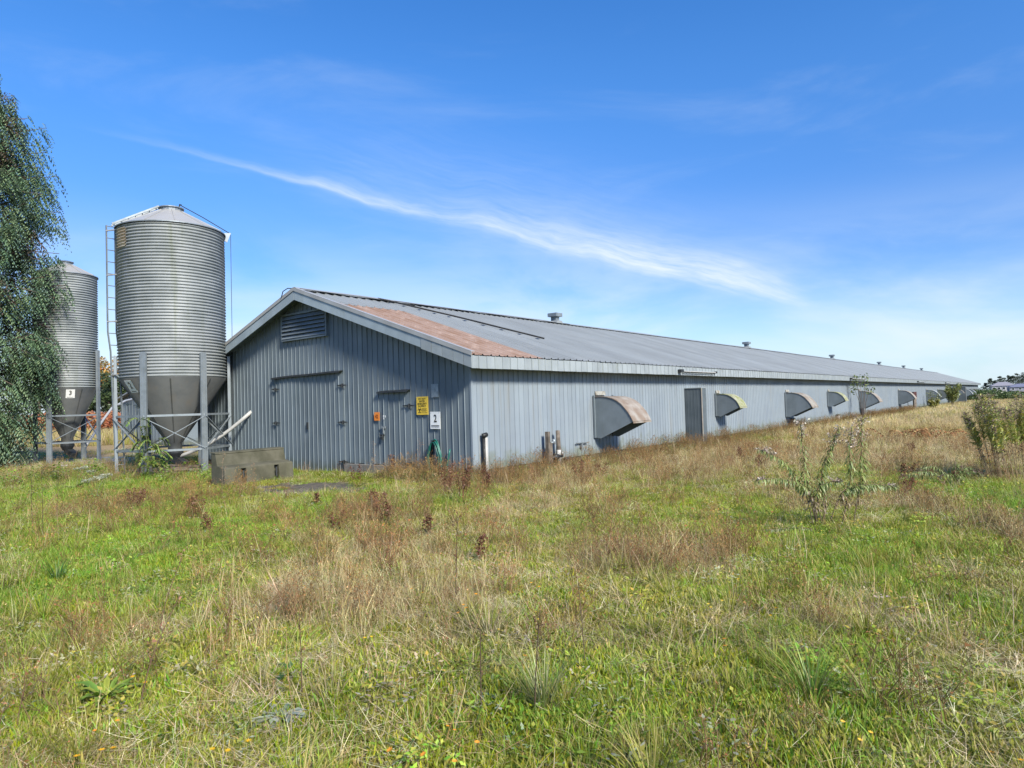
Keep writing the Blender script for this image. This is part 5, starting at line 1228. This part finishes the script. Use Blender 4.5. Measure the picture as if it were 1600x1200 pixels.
for a in ((304, 812, .36, 'broad rust brown dock in the green grass below the concrete barrier', 4), (331, 838, .30, 'smallest dark dock, in the grass left of centre below the barrier', 2), (588, 800, .42, 'wide rust brown dock in front of the gable door sill', 5),
          (604, 818, .34, 'squat dark red dock just below the wide one before the doors', 3), (528, 832, .30, 'small dock seed head at the edge of the dark bare patch', 2), (498, 792, .3, 'reddish dock standing at the front of the dark bare patch', 2),
          (722, 790, .75, 'tall dark dock standing before the barn corner', 5), (700, 775, .6, 'dull brown dock behind the tall one near the hose', 4), (758, 770, .5, 'brown dock at the foot of the standpipe by the corner', 4),
          (905, 748, .45, 'brown dock in dry weeds below the first wall hood', 3), (940, 745, .38, 'low brown dock just right of the one below the first hood', 3), (1160, 722, .42, 'rusty dock in dry grass right of the side enclosure', 4),
          (1190, 735, .36, 'rusty dock left of the tall goldenrod', 3), (1423, 712, .34, 'dark round dock head right of the tall goldenrod, the upper one', 3), (1417, 748, .30, 'dark dock head right of the tall goldenrod, the lower one', 3),
          (1418, 775, .28, 'grey brown withered seed clump beside the drooping goldenrod tip', 3), (1500, 760, .32, 'blackish dock in front of the sprawling goldenrod', 3), (210, 800, .40, 'brown dock in the dark weeds at the left', 4),
          (670, 835, .3, 'thin brown dock in the dry grass drift at mid field', 2), (745, 882, .34, 'dark dock stalk in the centre of the dry grass', 2), (560, 700 + 62, .5, 'dried weed with brown head standing before the door sill', 2), (615, 748, .62, 'bushy brown topped weed in front of the small door', 3)):
    dock(*a)
# dead bracken by the far right
p = gp(1438, 694); r = thing('dead_bracken', p, 'rust orange patch of dead fern in the dry grass at right', 'fern')
for i in range(16):
    az = U(0, 6.28); o = np.array([math.cos(az) * 1.3, math.sin(az) * .9, 0]) * math.sqrt(U(0, 1)); t = TB(); d = np.array([U(-1, 1), U(-1, 1), 0]); d /= np.linalg.norm(d)
    P = smooth_path([o, o + d * .2 + [0, 0, .35], o + d * .55 + [0, 0, U(.35, .55)], o + d * .9 + [0, 0, U(.2, .35)]], 12); t.stem(P, .006, .002, (.2, .1, .05))
    for j in range(3, 12):
        for sg in (-1, 1):
            x = np.cross(P[j] - P[j - 1], [0, 0, 1.]); x /= np.linalg.norm(x) + 1e-9; c = jit([(.25, .125, .055), (.20, .10, .045), (.31, .20, .09)][RNG.integers(3)], .25)
            t.leaf(P[j], x * sg + [0, 0, -.15], (0, 0, 1), .22 * (1 - j / 16), .07, c, c * 1.1, .4)
    t.build('frond', M_STALK, r)
# rush tuft and other named plants of the foreground
def clump(name, px, py, t, label, cat, mat=M_PLANT, sc=1.0, group=None):
    o = t.build(name, mat); o.location = gp(px, py); o.scale = (sc,) * 3; tag(o, label, cat, group); return o
clump('rush_tuft', 90, 910, t_tussock(60, .28, .42, [(.035, .11, .012), (.05, .14, .016)], .35), 'upright dark green rush tuft in the bright grass at left', 'rush')
clump('dock_rosette', 165, 1098, t_rosette(46, .12, .27, [(.18, .27, .025), (.25, .30, .035), (.13, .22, .03)], 1.0, .20), 'big yellow green leafy rosette at lower left', 'rosette', sc=1.15)
clump('dock_rosette', 455, 1060, t_rosette(16, .12, .24, [(.06, .14, .03), (.09, .17, .05)], .5, .24), 'dark green leaf rosette in the moss right of the lower left one', 'rosette')
clump('dock_rosette', 525, 1075, t_rosette(16, .12, .22, GREYG, .4, .22), 'grey green rosette with narrow leaves beside the dark green one', 'rosette')
clump('mullein_rosette', 440, 1128, t_rosette(30, .09, .20, [(.30, .34, .27), (.24, .29, .22), (.36, .39, .33)], .4, .26), 'pale woolly grey rosette at the bottom left of centre', 'rosette', sc=1.1)
clump('dock_rosette', 745, 1095, t_rosette(14, .12, .22, GREYG, .35, .22), 'spiky grey green rosette in the lime moss at bottom centre', 'rosette')
clump('grass_tussock', 765, 1010, t_tussock(120, .28, .50, STRAW[:3] + OLIVE, 1.0, .006), 'straw coloured arching tussock at lower centre', 'grass tussock')
clump('grass_tussock', 965, 905, t_tussock(100, .22, .40, OLIVE + LIME[:1], .8, .006), 'yellow green tussock in the middle of the field', 'grass tussock')
clump('grass_tussock', 1020, 925, t_tussock(90, .2, .36, OLIVE, .8, .006), 'olive tussock right of the yellow green one', 'grass tussock')
clump('grass_tussock', 1270, 1100, t_tussock(120, .3, .55, GREEN + OLIVE, .8, .006), 'lush green tussock near the bottom right', 'grass tussock')
clump('grass_tussock', 850, 1115, t_tussock(140, .3, .55, [(.26, .30, .10), (.20, .27, .06), (.34, .34, .16)], .55, .0045), 'pale wispy tall tussock at the bottom centre', 'grass tussock')
clump('grass_tussock', 1355, 1010, t_tussock(90, .25, .45, LIME + OLIVE, .7, .006), 'upright yellowish tussock in the brown grass at lower right', 'grass tussock')
clump('grass_tussock', 320, 1052, t_tussock(70, .16, .30, OLIVE + [(.24, .19, .03)], .7, .006), 'small yellowing tussock above the lower left rosette', 'grass tussock')
clump('grass_tussock', 1020, 1000, t_tussock(80, .18, .30, LIME + OLIVE[:1], .9, .006), 'short lime tussock with dark base right of centre', 'grass tussock')
# tall thin dead stalks, each standing alone
def stalk(px, py, h, label, col=(.10, .07, .05), lean=0.0, br=9):
    p = gp(px, py); t = TB(); P = smooth_path([np.zeros(3), CAMR * lean * .4 + [0, 0, h * .5], CAMR * lean + [0, U(-.05, .05), h]], 10); t.stem(P, .0045, .002, col, 4); r = t.build('dry_stalk', M_STALK); r.location = p
    tag(r, label, 'dry stalk', 'tall dead stalks standing alone')
    b = TB()
    for i in range(br):
        q = P[RNG.integers(4, 10)]; d = np.array([U(-1, 1), U(-1, 1), U(.5, 1.3)]); d /= np.linalg.norm(d); e = q + d * U(.06, .2) * h; b.stem([q, (q + e) / 2 + RNG.normal(0, .01, 3), e], .0022, .001, col)
        for _ in range(4): b.fleck(e + RNG.normal(0, .012, 3), U(.007, .014), jit((col[0] * 1.5, col[1] * 1.3, col[2] * 1.1), .3))
    tag(b.build('twigs', M_STALK, r), kind='stuff')
for a in ((347, 790, .95, 'tall dry stalk standing in front of the left end of the concrete barrier', (.22, .17, .12), .02, 14), (52, 838, .85, 'dark stalk at the far left edge of the field', (.07, .05, .035), -.05), (66, 842, .95, 'taller dark stalk next to the far left one', (.07, .05, .035), .02),
          (88, 815, .75, 'thin dark stalk third from the left edge', (.08, .06, .04), .05), (495, 905, .7, 'single thin stalk left of the dry grass drift', (.13, .09, .06), .03), (712, 960, .75, 'thin brown stalk in the centre of the dry grass', (.11, .07, .05), .04), (472, 1100, .55, 'thin stalk among the rosettes at lower left', (.12, .08, .05), .0, 5),
          (752, 1120, .5, 'thin upright stalk in the moss at bottom centre', (.1, .07, .05), .01, 4), (915, 1050, .6, 'thin stalk right of the straw tussock', (.13, .1, .06), -.03, 5), (835, 1128, .62, 'thin stalk at the bottom beside the wispy tussock', (.1, .07, .05), .05, 5),
          (585, 745, .8, 'pale dry stalk before the latch of the small door', (.26, .21, .16), .0, 16), (655, 750, .85, 'pale branching dry stalk between small door and hose', (.2, .15, .13), .03, 18), (395, 765, .6, 'branching dry weed before the right end of the barrier', (.2, .15, .1), .05, 16),
          (215, 1110, .7, 'bent dry stalk leaning right at lower left', (.16, .10, .07), .25, 6), (245, 1000, .65, 'dry stalk leaning right above the lower left rosette', (.16, .10, .07), .2, 6)):
    stalk(*a)

# sapling by the silo ladder: pinnate leaves
def pinnate(root, P, cols, n=9, L=.13, name='leaf'):
    t = TB(); P = smooth_path(P, 14); t.stem(P, .005, .002, (.14, .17, .06))
    for j in range(3, 14):
        d = P[j] - P[j - 1]; x = np.cross(d, [0, 0, 1.]); x /= np.linalg.norm(x) + 1e-9
        for sg in (-1, 1):
            c = jit(cols[RNG.integers(len(cols))], .2); t.leaf(P[j], x * sg + d / np.linalg.norm(d) * .5 + [0, 0, U(-.35, .1)], (0, 0, 1), L * U(.75, 1.1), L * .30, c * .85, c * 1.1, .4)
    t.build(name, M_PLANT, root)
p = gp(226, 748); r = thing('sapling', p, 'young leafy sapling with feathery light green leaves by the silo ladder', 'sapling')
LG = [(.14, .22, .04), (.19, .27, .06), (.10, .18, .035), (.24, .28, .06)]
for i in range(5):
    az = U(0, 6.28); top = CAMR * U(-.2, .45) + np.array([0, U(-.3, .2), U(1.0, 1.75)]); b = RNG.normal(0, .08, 3) * [1, 1, 0]; t = TB(); P = smooth_path([b, b * .6 + top * .4, top], 10); t.stem(P, .012, .004, (.13, .12, .06), 5); t.build('stem', M_STALK, r)
    for k in range(6):
        q = P[3 + k]; d = CAMR * U(-.6, 1.0) + np.array([0, U(-.7, .5), 0]); pinnate(r, [q, q + d * .25 + [0, 0, .12], q + d * .5 + [0, 0, .08], q + d * .7 + [0, 0, -.06]], LG)
# hogweed with white umbels
def hogweed(px, py, h, n, label):
    p = gp(px, py); r = thing('hogweed', p, label, 'hogweed', 'white flowered hogweeds by the silos')
    for i in range(n):
        top = CAMR * U(-.35, .35) + np.array([0, U(-.25, .25), h * U(.7, 1.05)]); t = TB(); P = smooth_path([RNG.normal(0, .05, 3) * [1, 1, 0], top * .5 + RNG.normal(0, .03, 3), top], 8); t.stem(P, .008, .004, (.16, .19, .08), 4); t.build('stem', M_PLANT, r)
        u = TB()
        for k in range(22):
            a = U(0, 6.28); rr = .13 * math.sqrt(U(0, 1)); e = top + [rr * math.cos(a), rr * math.sin(a), .09 - rr * .3]; u.stem([top, e], .0018, .001, (.2, .22, .1))
            for _ in range(5): u.fleck(e + RNG.normal(0, .010, 3), .016, jit((.36, .38, .28), .08, .03))
        u.build('umbel', M_PLANT, r)
    t = t_rosette(9, .2, .4, [(.10, .17, .04), (.15, .21, .05)], .8, .5); t.build('leaves', M_PLANT, r)
hogweed(203, 742, .75, 6, 'hogweed with dull white umbels at the foot of the silo ladder'); hogweed(152, 780, .55, 4, 'low pale hogweed in the grass below the silo slab'); hogweed(214, 722, 2.35, 7, 'tallest hogweed with white umbels standing under the big silo')
hogweed(118, 765, .5, 3, 'low hogweed at the left between conifer and ladder')

# ------------------------------------------------------------------ trees and shrubs
def leaf_cloud(t, c, rad, n, size, cols, flat=.6, hollow=.35):
    """leaf clumps through a volume: small facing-every-way leaf faces"""
    c = np.asarray(c, float); rad = np.asarray(rad, float)
    d = RNG.normal(size=(n, 3)); d /= np.linalg.norm(d, axis=1)[:, None]; r = hollow + (1 - hollow) * RNG.uniform(0, 1, n) ** .6
    p = c + d * rad * r[:, None]; a = RNG.normal(size=(n, 3)); a[:, 2] *= flat; a /= np.linalg.norm(a, axis=1)[:, None]; b = np.cross(a, RNG.normal(size=(n, 3))); b /= np.linalg.norm(b, axis=1)[:, None]
    s = size * RNG.uniform(.6, 1.4, (n, 1)); V = np.stack([p - a * s, p + b * s * .5, p + a * s, p - b * s * .5], 1).reshape(-1, 3)
    k = np.arange(n) * 4; F = np.concatenate([np.stack([k, k + 1, k + 2], 1), np.stack([k, k + 2, k + 3], 1)]); C = np.array(cols)[RNG.integers(0, len(cols), n)] * RNG.uniform(.75, 1.25, (n, 1)); t.add(V, F, np.repeat(C, 4, 0))
# the conifer at the left edge
def conifer(loc, H, R, label):
    root = thing('cedar_tree', loc, label, 'conifer')
    m = MB(); P = [Vector((.12 * math.sin(i * .7), .1 * math.cos(i * .9), -.2 + (H + .2) * i / 12)) for i in range(13)]
    m.tube(P, [.26 * (1 - i / 12.6) + .01 for i in range(13)], 10); tr = m.build('trunk', M_BARK, root, True)
    cols = np.array([(.065, .12, .065), (.085, .15, .075), (.11, .18, .085), (.145, .20, .10), (.095, .155, .12)]); red = np.array([(.10, .06, .035), (.085, .065, .045)])
    lim = MB(); t = TB()
    nb = 360
    for i in range(nb):
        f = (i + .5) / nb; z = H * (.03 + .955 * f); az = i * 2.39996 + U(-.4, .4)
        pr_ = np.interp(f, [0, .05, .11, .19, .37, .5, .65, .75, .86, .93, 1.0], [.50, .62, .80, .97, 1.02, .99, .95, .88, .55, .34, .06])
        L = R * pr_ * (U(.62, 1.02) if i % 6 else U(.98, 1.1)); d = np.array([math.cos(az), math.sin(az), 0]); x = np.array([-d[1], d[0], 0]); up = U(-.05, .75)
        pts = [np.array([0, 0, z]) + d * L * k + np.array([0, 0, L * (up * k - .42 * k * k + .18 * k ** 3)]) for k in np.linspace(0, 1, 7)]
        lim.tube([tuple(p) for p in pts], [.032 * (1 - k / 8) * (1.2 - f) + .006 for k in range(7)], 5, False)
        # hanging sprays
        ns = int(48 * (L / R) + 12)
        dead = U(0, 1) < .08 and f > .3
        for s in range(ns):
            k = U(.10, 1.0) ** .62; j = min(5, int(k * 6)); q = pts[j] + (pts[j + 1] - pts[j]) * (k * 6 - j); q = q + x * U(-1, 1) * .42 * (1.1 - .5 * k) * L / R + [0, 0, U(-.55, .25)]
            sd = d * U(.1, .9) + x * U(-.9, .9); sd[2] = 0; sd /= np.linalg.norm(sd) + 1e-9; SL = U(.26, .52); ox = np.array([-sd[1], sd[0], 0.0]); c = (red[RNG.integers(2)] if (dead or (k < .35 and f > .15 and U(0, 1) < .45)) else cols[RNG.integers(5)]) * U(.75, 1.3)
            drop = U(.9, 2.4)
            ax = [q + sd * SL * u * (1 - .25 * u) + np.array([0, 0, -drop * SL * u ** 1.6]) for u in np.linspace(0, 1, 6)]
            for u in range(1, 6):
                e = ax[u] - ax[u - 1]
                for sg in (-1, 1):
                    b = ox * sg * .85 + e / (np.linalg.norm(e) + 1e-9) * .8 + np.array([0, 0, -.35]); bl_ = SL * .34 * (1.15 - .16 * u) * U(.8, 1.2); w = .021
                    p1 = ax[u - 1] + e * .3; tip = p1 + b * bl_; mm = p1 + b * bl_ * .5; pe = np.cross(b, [0.2, 0.1, 1.0]); pe /= np.linalg.norm(pe) + 1e-9
                    cc = c * U(.85, 1.2); t.add([p1, mm + pe * w, tip, mm - pe * w], [(0, 1, 2), (0, 2, 3)], [cc * .9, cc, cc * 1.2, cc])
    lim.build('branches', M_BARK, tr, True)
    cr_ = t.build('crown', leafy('cedar_leaves', trans=.22, gloss=.06), root); tag(cr_, kind='stuff'); return root
conifer((-18.85, 24.4, 0), 14.9, 2.45, 'tall drooping evergreen conifer at the left edge hiding half a silo')
# distant trees beyond the fields
def broadleaf(px, dist, h, rad, cols, label, nleaf=2600, group='trees beyond the left field', sz=.20):
    d = ray(px, 640); k = dist / d.y; x = d.x * k; root = thing('broadleaf_tree', (x, dist, 0), label, 'tree', group)
    MB().tube([(0, 0, -.3), (.1, 0, h * .3), (0, .1, h * .75)], [.28, .2, .06], 8).build('trunk', M_BARK, root, True)
    br_ = MB(); t = TB()
    for i in range(9):
        az = i * 2.4; z = h * U(.35, .85); e = (math.cos(az) * rad * .7, math.sin(az) * rad * .7, z + h * .12); br_.tube([(0, 0, z - h * .12), ((e[0]) * .5, e[1] * .5, z), e], [.09, .06, .02], 5); leaf_cloud(t, e, (rad * .5, rad * .5, h * .15), nleaf // 12, sz, cols)
    leaf_cloud(t, (0, 0, h * .62), (rad * .75, rad * .75, h * .36), nleaf // 4, sz, cols)
    br_.build('limbs', M_BARK, root); tag(t.build('crown', M_PLANT, root), kind='stuff')
TG = [(.05, .085, .028), (.075, .11, .04), (.035, .065, .022)]; TY = [(.34, .20, .03), (.28, .17, .03), (.20, .17, .04), (.38, .16, .03)]
broadleaf(166, 92, 9.0, 2.0, TY, 'yellow autumn tree seen between the two silos'); broadleaf(176, 84, 6.6, 2.3, TG, 'green tree in front of the yellow one between the silos'); broadleaf(150, 88, 6.0, 2.4, TG, 'dark green tree behind the leg of the narrower silo')
broadleaf(110, 95, 8.0, 3.0, TG, 'green tree beyond the field behind the narrower silo'); broadleaf(60, 90, 8.5, 3.2, TG, 'green tree beyond the field glimpsed through the conifer', 2000); broadleaf(195, 100, 5.5, 2.6, TG, 'low green tree behind the ladder of the big silo')
# autumn red berry rows
bx, by = RNG.uniform(-95, -22, 2600), RNG.uniform(58, 78, 2600); kk = (bx < -.205 * by - 6); bx, by = bx[kk], by[kk]; n = len(bx)
bush = TB(); leaf_cloud(bush, (0, 0, .8), (.7, .7, .8), 150, .10, [(.42, .13, .06), (.36, .16, .09), (.45, .22, .10), (.30, .10, .05)])
b2 = TB(); leaf_cloud(b2, (0, 0, .8), (.7, .7, .8), 140, .10, [(.44, .20, .10), (.36, .24, .08), (.40, .15, .09)])
scatter('berry_bushes', [bush.mesh('b', M_BLADE), b2.mesh('b', M_BLADE)], np.stack([bx, by, np.zeros(n)], 1), RNG.uniform(1.0, 1.5, n), np.ones((n, 3)), 'orange red autumn berry bushes in rows beyond the silos', 'bushes', .1)
bx, by = RNG.uniform(-60, -14, 3200), RNG.uniform(41, 57, 3200); kk = (bx < -.30 * by - 8); bx, by = bx[kk], by[kk]; n = len(bx)
scatter('brown_weeds', [t_straw(60, .4, .3, .8, BROWN + STRAW, .012, False).mesh('w', M_STRAW), t_straw(60, .4, .3, .7, STRAW[1:] + OLIVE, .012, False).mesh('w', M_STRAW)], np.stack([bx, by, np.zeros(n)], 1), RNG.uniform(.8, 1.5, n), RNG.uniform(.8, 1.2, (n, 1)) * np.ones((n, 3)), 'band of dry brown weeds beyond the bare ground at left', 'weeds', .15)
# saplings and shrubs along the long wall
def shrub(loc, h, rad, cols, label, n=700, leafs=.05, stems=6, low=0.0, name='shrub'):
    root = thing(name, loc, label, 'shrub', None)
    m = MB(); t = TB()
    for i in range(stems):
        az = i * 2.4 + U(0, 1); e = Vector((math.cos(az) * rad * U(.3, .9), math.sin(az) * rad * U(.3, .9), h * U(.7, 1.0))); m.tube([(e.x * .1, e.y * .1, -.1), (e.x * .35, e.y * .35, e.z * .5), tuple(e)], [.022, .016, .006], 5)
        leaf_cloud(t, (e.x, e.y, e.z - h * .1), (rad * .35, rad * .35, h * .16), n // stems // 2, leafs, cols)
        if low < .5: leaf_cloud(t, (e.x * .6, e.y * .6, e.z * .55), (rad * .4, rad * .4, h * .25), n // stems // 2, leafs, cols)
    m.build('stems', M_BARK, root); tag(t.build('foliage', M_PLANT, root), kind='stuff')
shrub(B(37.0, .9, 0), 3.0, .75, [(.12, .17, .05), (.09, .14, .04), (.17, .20, .06)], 'thin bare stemmed sapling with a leafy top between wall hoods', 420, .075, 7, 1.0, 'sapling')
shrub(B(70.5, 1.0, 0), 1.8, .8, [(.17, .19, .05), (.10, .13, .05)], 'loose shrub with few leaves before a far wall hood', 500, .06, 7)
shrub(B(80.5, 1.6, 0), 2.5, .95, [(.17, .20, .04), (.13, .17, .04), (.21, .21, .06)], 'yellow green bush against the far part of the long wall', 2200, .09, 9)
shrub(B(66.5, 1.4, 0), 1.0, .6, [(.19, .20, .04), (.24, .22, .05)], 'low yellowish bush right of the dark post', 900, .08, 7)
# hedge, conifers and houses at the far right
HG = [(.045, .085, .02), (.06, .105, .025), (.035, .065, .018), (.08, .12, .03)]
def far_pt(px, dist): d = ray(px, 610); k = dist / d.y; return (d.x * k, dist, 0)
for i, (px, dist, h, rx, lab) in enumerate(((1536, 112, 2.1, 4.0, 'green bush closest to the far end of the barn'), (1556, 108, 1.7, 5.0, 'broad low green bush in front of the far house'), (1582, 112, 1.35, 4.5, 'low green bush below the blue roofed house'), (1606, 118, 1.35, 5.0, 'low green bush at the right edge of the horizon'), (1524, 150, 2.6, 4.5, 'dark bush behind the end of the barn'))):
    r = thing('bush', far_pt(px, dist), lab, 'bush', 'green bushes on the horizon at right'); t = TB()
    for k in range(7): leaf_cloud(t, (U(-.7, .7) * rx, U(-1, 1) * 1.5, h * U(.3, .6)), (rx * .45, 1.6, h * .5), 330, .16, HG)
    tag(t.build('foliage', M_PLANT, r), kind='stuff'); MB().tube([(0, 0, -.2), (0, 0, h * .6)], .12, 6).build('stem', M_BARK, r)
def fir(px, dist, h, rad, lab):
    r = thing('pine_tree', far_pt(px, dist), lab, 'tree', 'dark trees on the skyline at right'); MB().tube([(0, 0, -.3), (0, 0, h)], [.3, .05], 7).build('trunk', M_BARK, r); t = TB()
    for k in range(26):
        f = U(.22, 1) ** .8; a = U(0, 6.28); rr = rad * (1.15 - f) * U(.4, 1); leaf_cloud(t, (rr * math.cos(a), rr * math.sin(a), h * f), (rad * (1.2 - f * .7) * .5, rad * (1.2 - f * .7) * .5, h * .05), 60, .26, [(.03, .05, .028), (.04, .065, .035), (.022, .04, .025)])
    tag(t.build('crown', M_PLANT, r), kind='stuff')
for i, (px, h, rad) in enumerate(((1548, 10.5, 2.4), (1556, 9.5, 2.4), (1563, 12.5, 2.2), (1569, 11.5, 2.6), (1577, 13.5, 2.2), (1584, 13.0, 3.0), (1591, 14.5, 3.0), (1598, 15.5, 3.0), (1606, 15, 3.2), (1541, 7.5, 2.2))):
    fir(px, 470 + (i * 37) % 30, h * .86, rad * 1.5, ['leftmost small skyline tree left of the far house', 'skyline tree over the left end of the far house', 'slim skyline tree behind the far house roof', 'ragged skyline tree behind the far house', 'tall slim skyline tree right of the far house roof', 'skyline tree between the two far houses', 'broad skyline tree above the blue roof', 'tallest skyline tree at the right', 'skyline tree at the very right edge', 'lowest skyline tree by the hedge'][i] if i else 'small skyline tree nearest the barn end on the left')
def house(px, dist, w, d, hw, hr, wallm, roofm, label, nwin):
    r = thing('house', far_pt(px, dist), label, 'house'); r.rotation_euler = (0, 0, -.5)
    MB().box((-w / 2, -d / 2, 0), (w / 2, d / 2, hw)).build('wall', wallm, r)
    m = MB(); e = .5; m.add([(-w / 2 - e, -d / 2 - e, hw), (w / 2 + e, -d / 2 - e, hw), (w / 2 + e, d / 2 + e, hw), (-w / 2 - e, d / 2 + e, hw), (-w * .18, 0, hw + hr), (w * .18, 0, hw + hr)], [(0, 1, 5, 4), (1, 2, 5), (2, 3, 4, 5), (3, 0, 4), (3, 2, 1, 0)]); m.build('roof', roofm, r)
    for i in range(nwin):
        x = -w / 2 + w * (i + .5) / nwin; f = MB().box((x - .75, -d / 2 - .06, hw * .35), (x + .75, -d / 2 - .003, hw * .85)).build('window', M_WHITE, r); MB().box((x - .6, -d / 2 - .09, hw * .42), (x + .6, -d / 2 - .062, hw * .78)).build('pane', M_DARK, f)
house(1567, 400, 11.5, 9, 3.6, 2.3, plain('far_wall', (.42, .43, .46), .8), plain('far_roof', (.24, .24, .28), .8), 'grey hip roofed house on the horizon', 5)
house(1598, 385, 13, 9, 2.6, 1.9, plain('far_wall_two', (.26, .27, .33), .8), plain('blue_roof', (.155, .17, .25), .8), 'long house with blue grey roof at the right edge', 4)
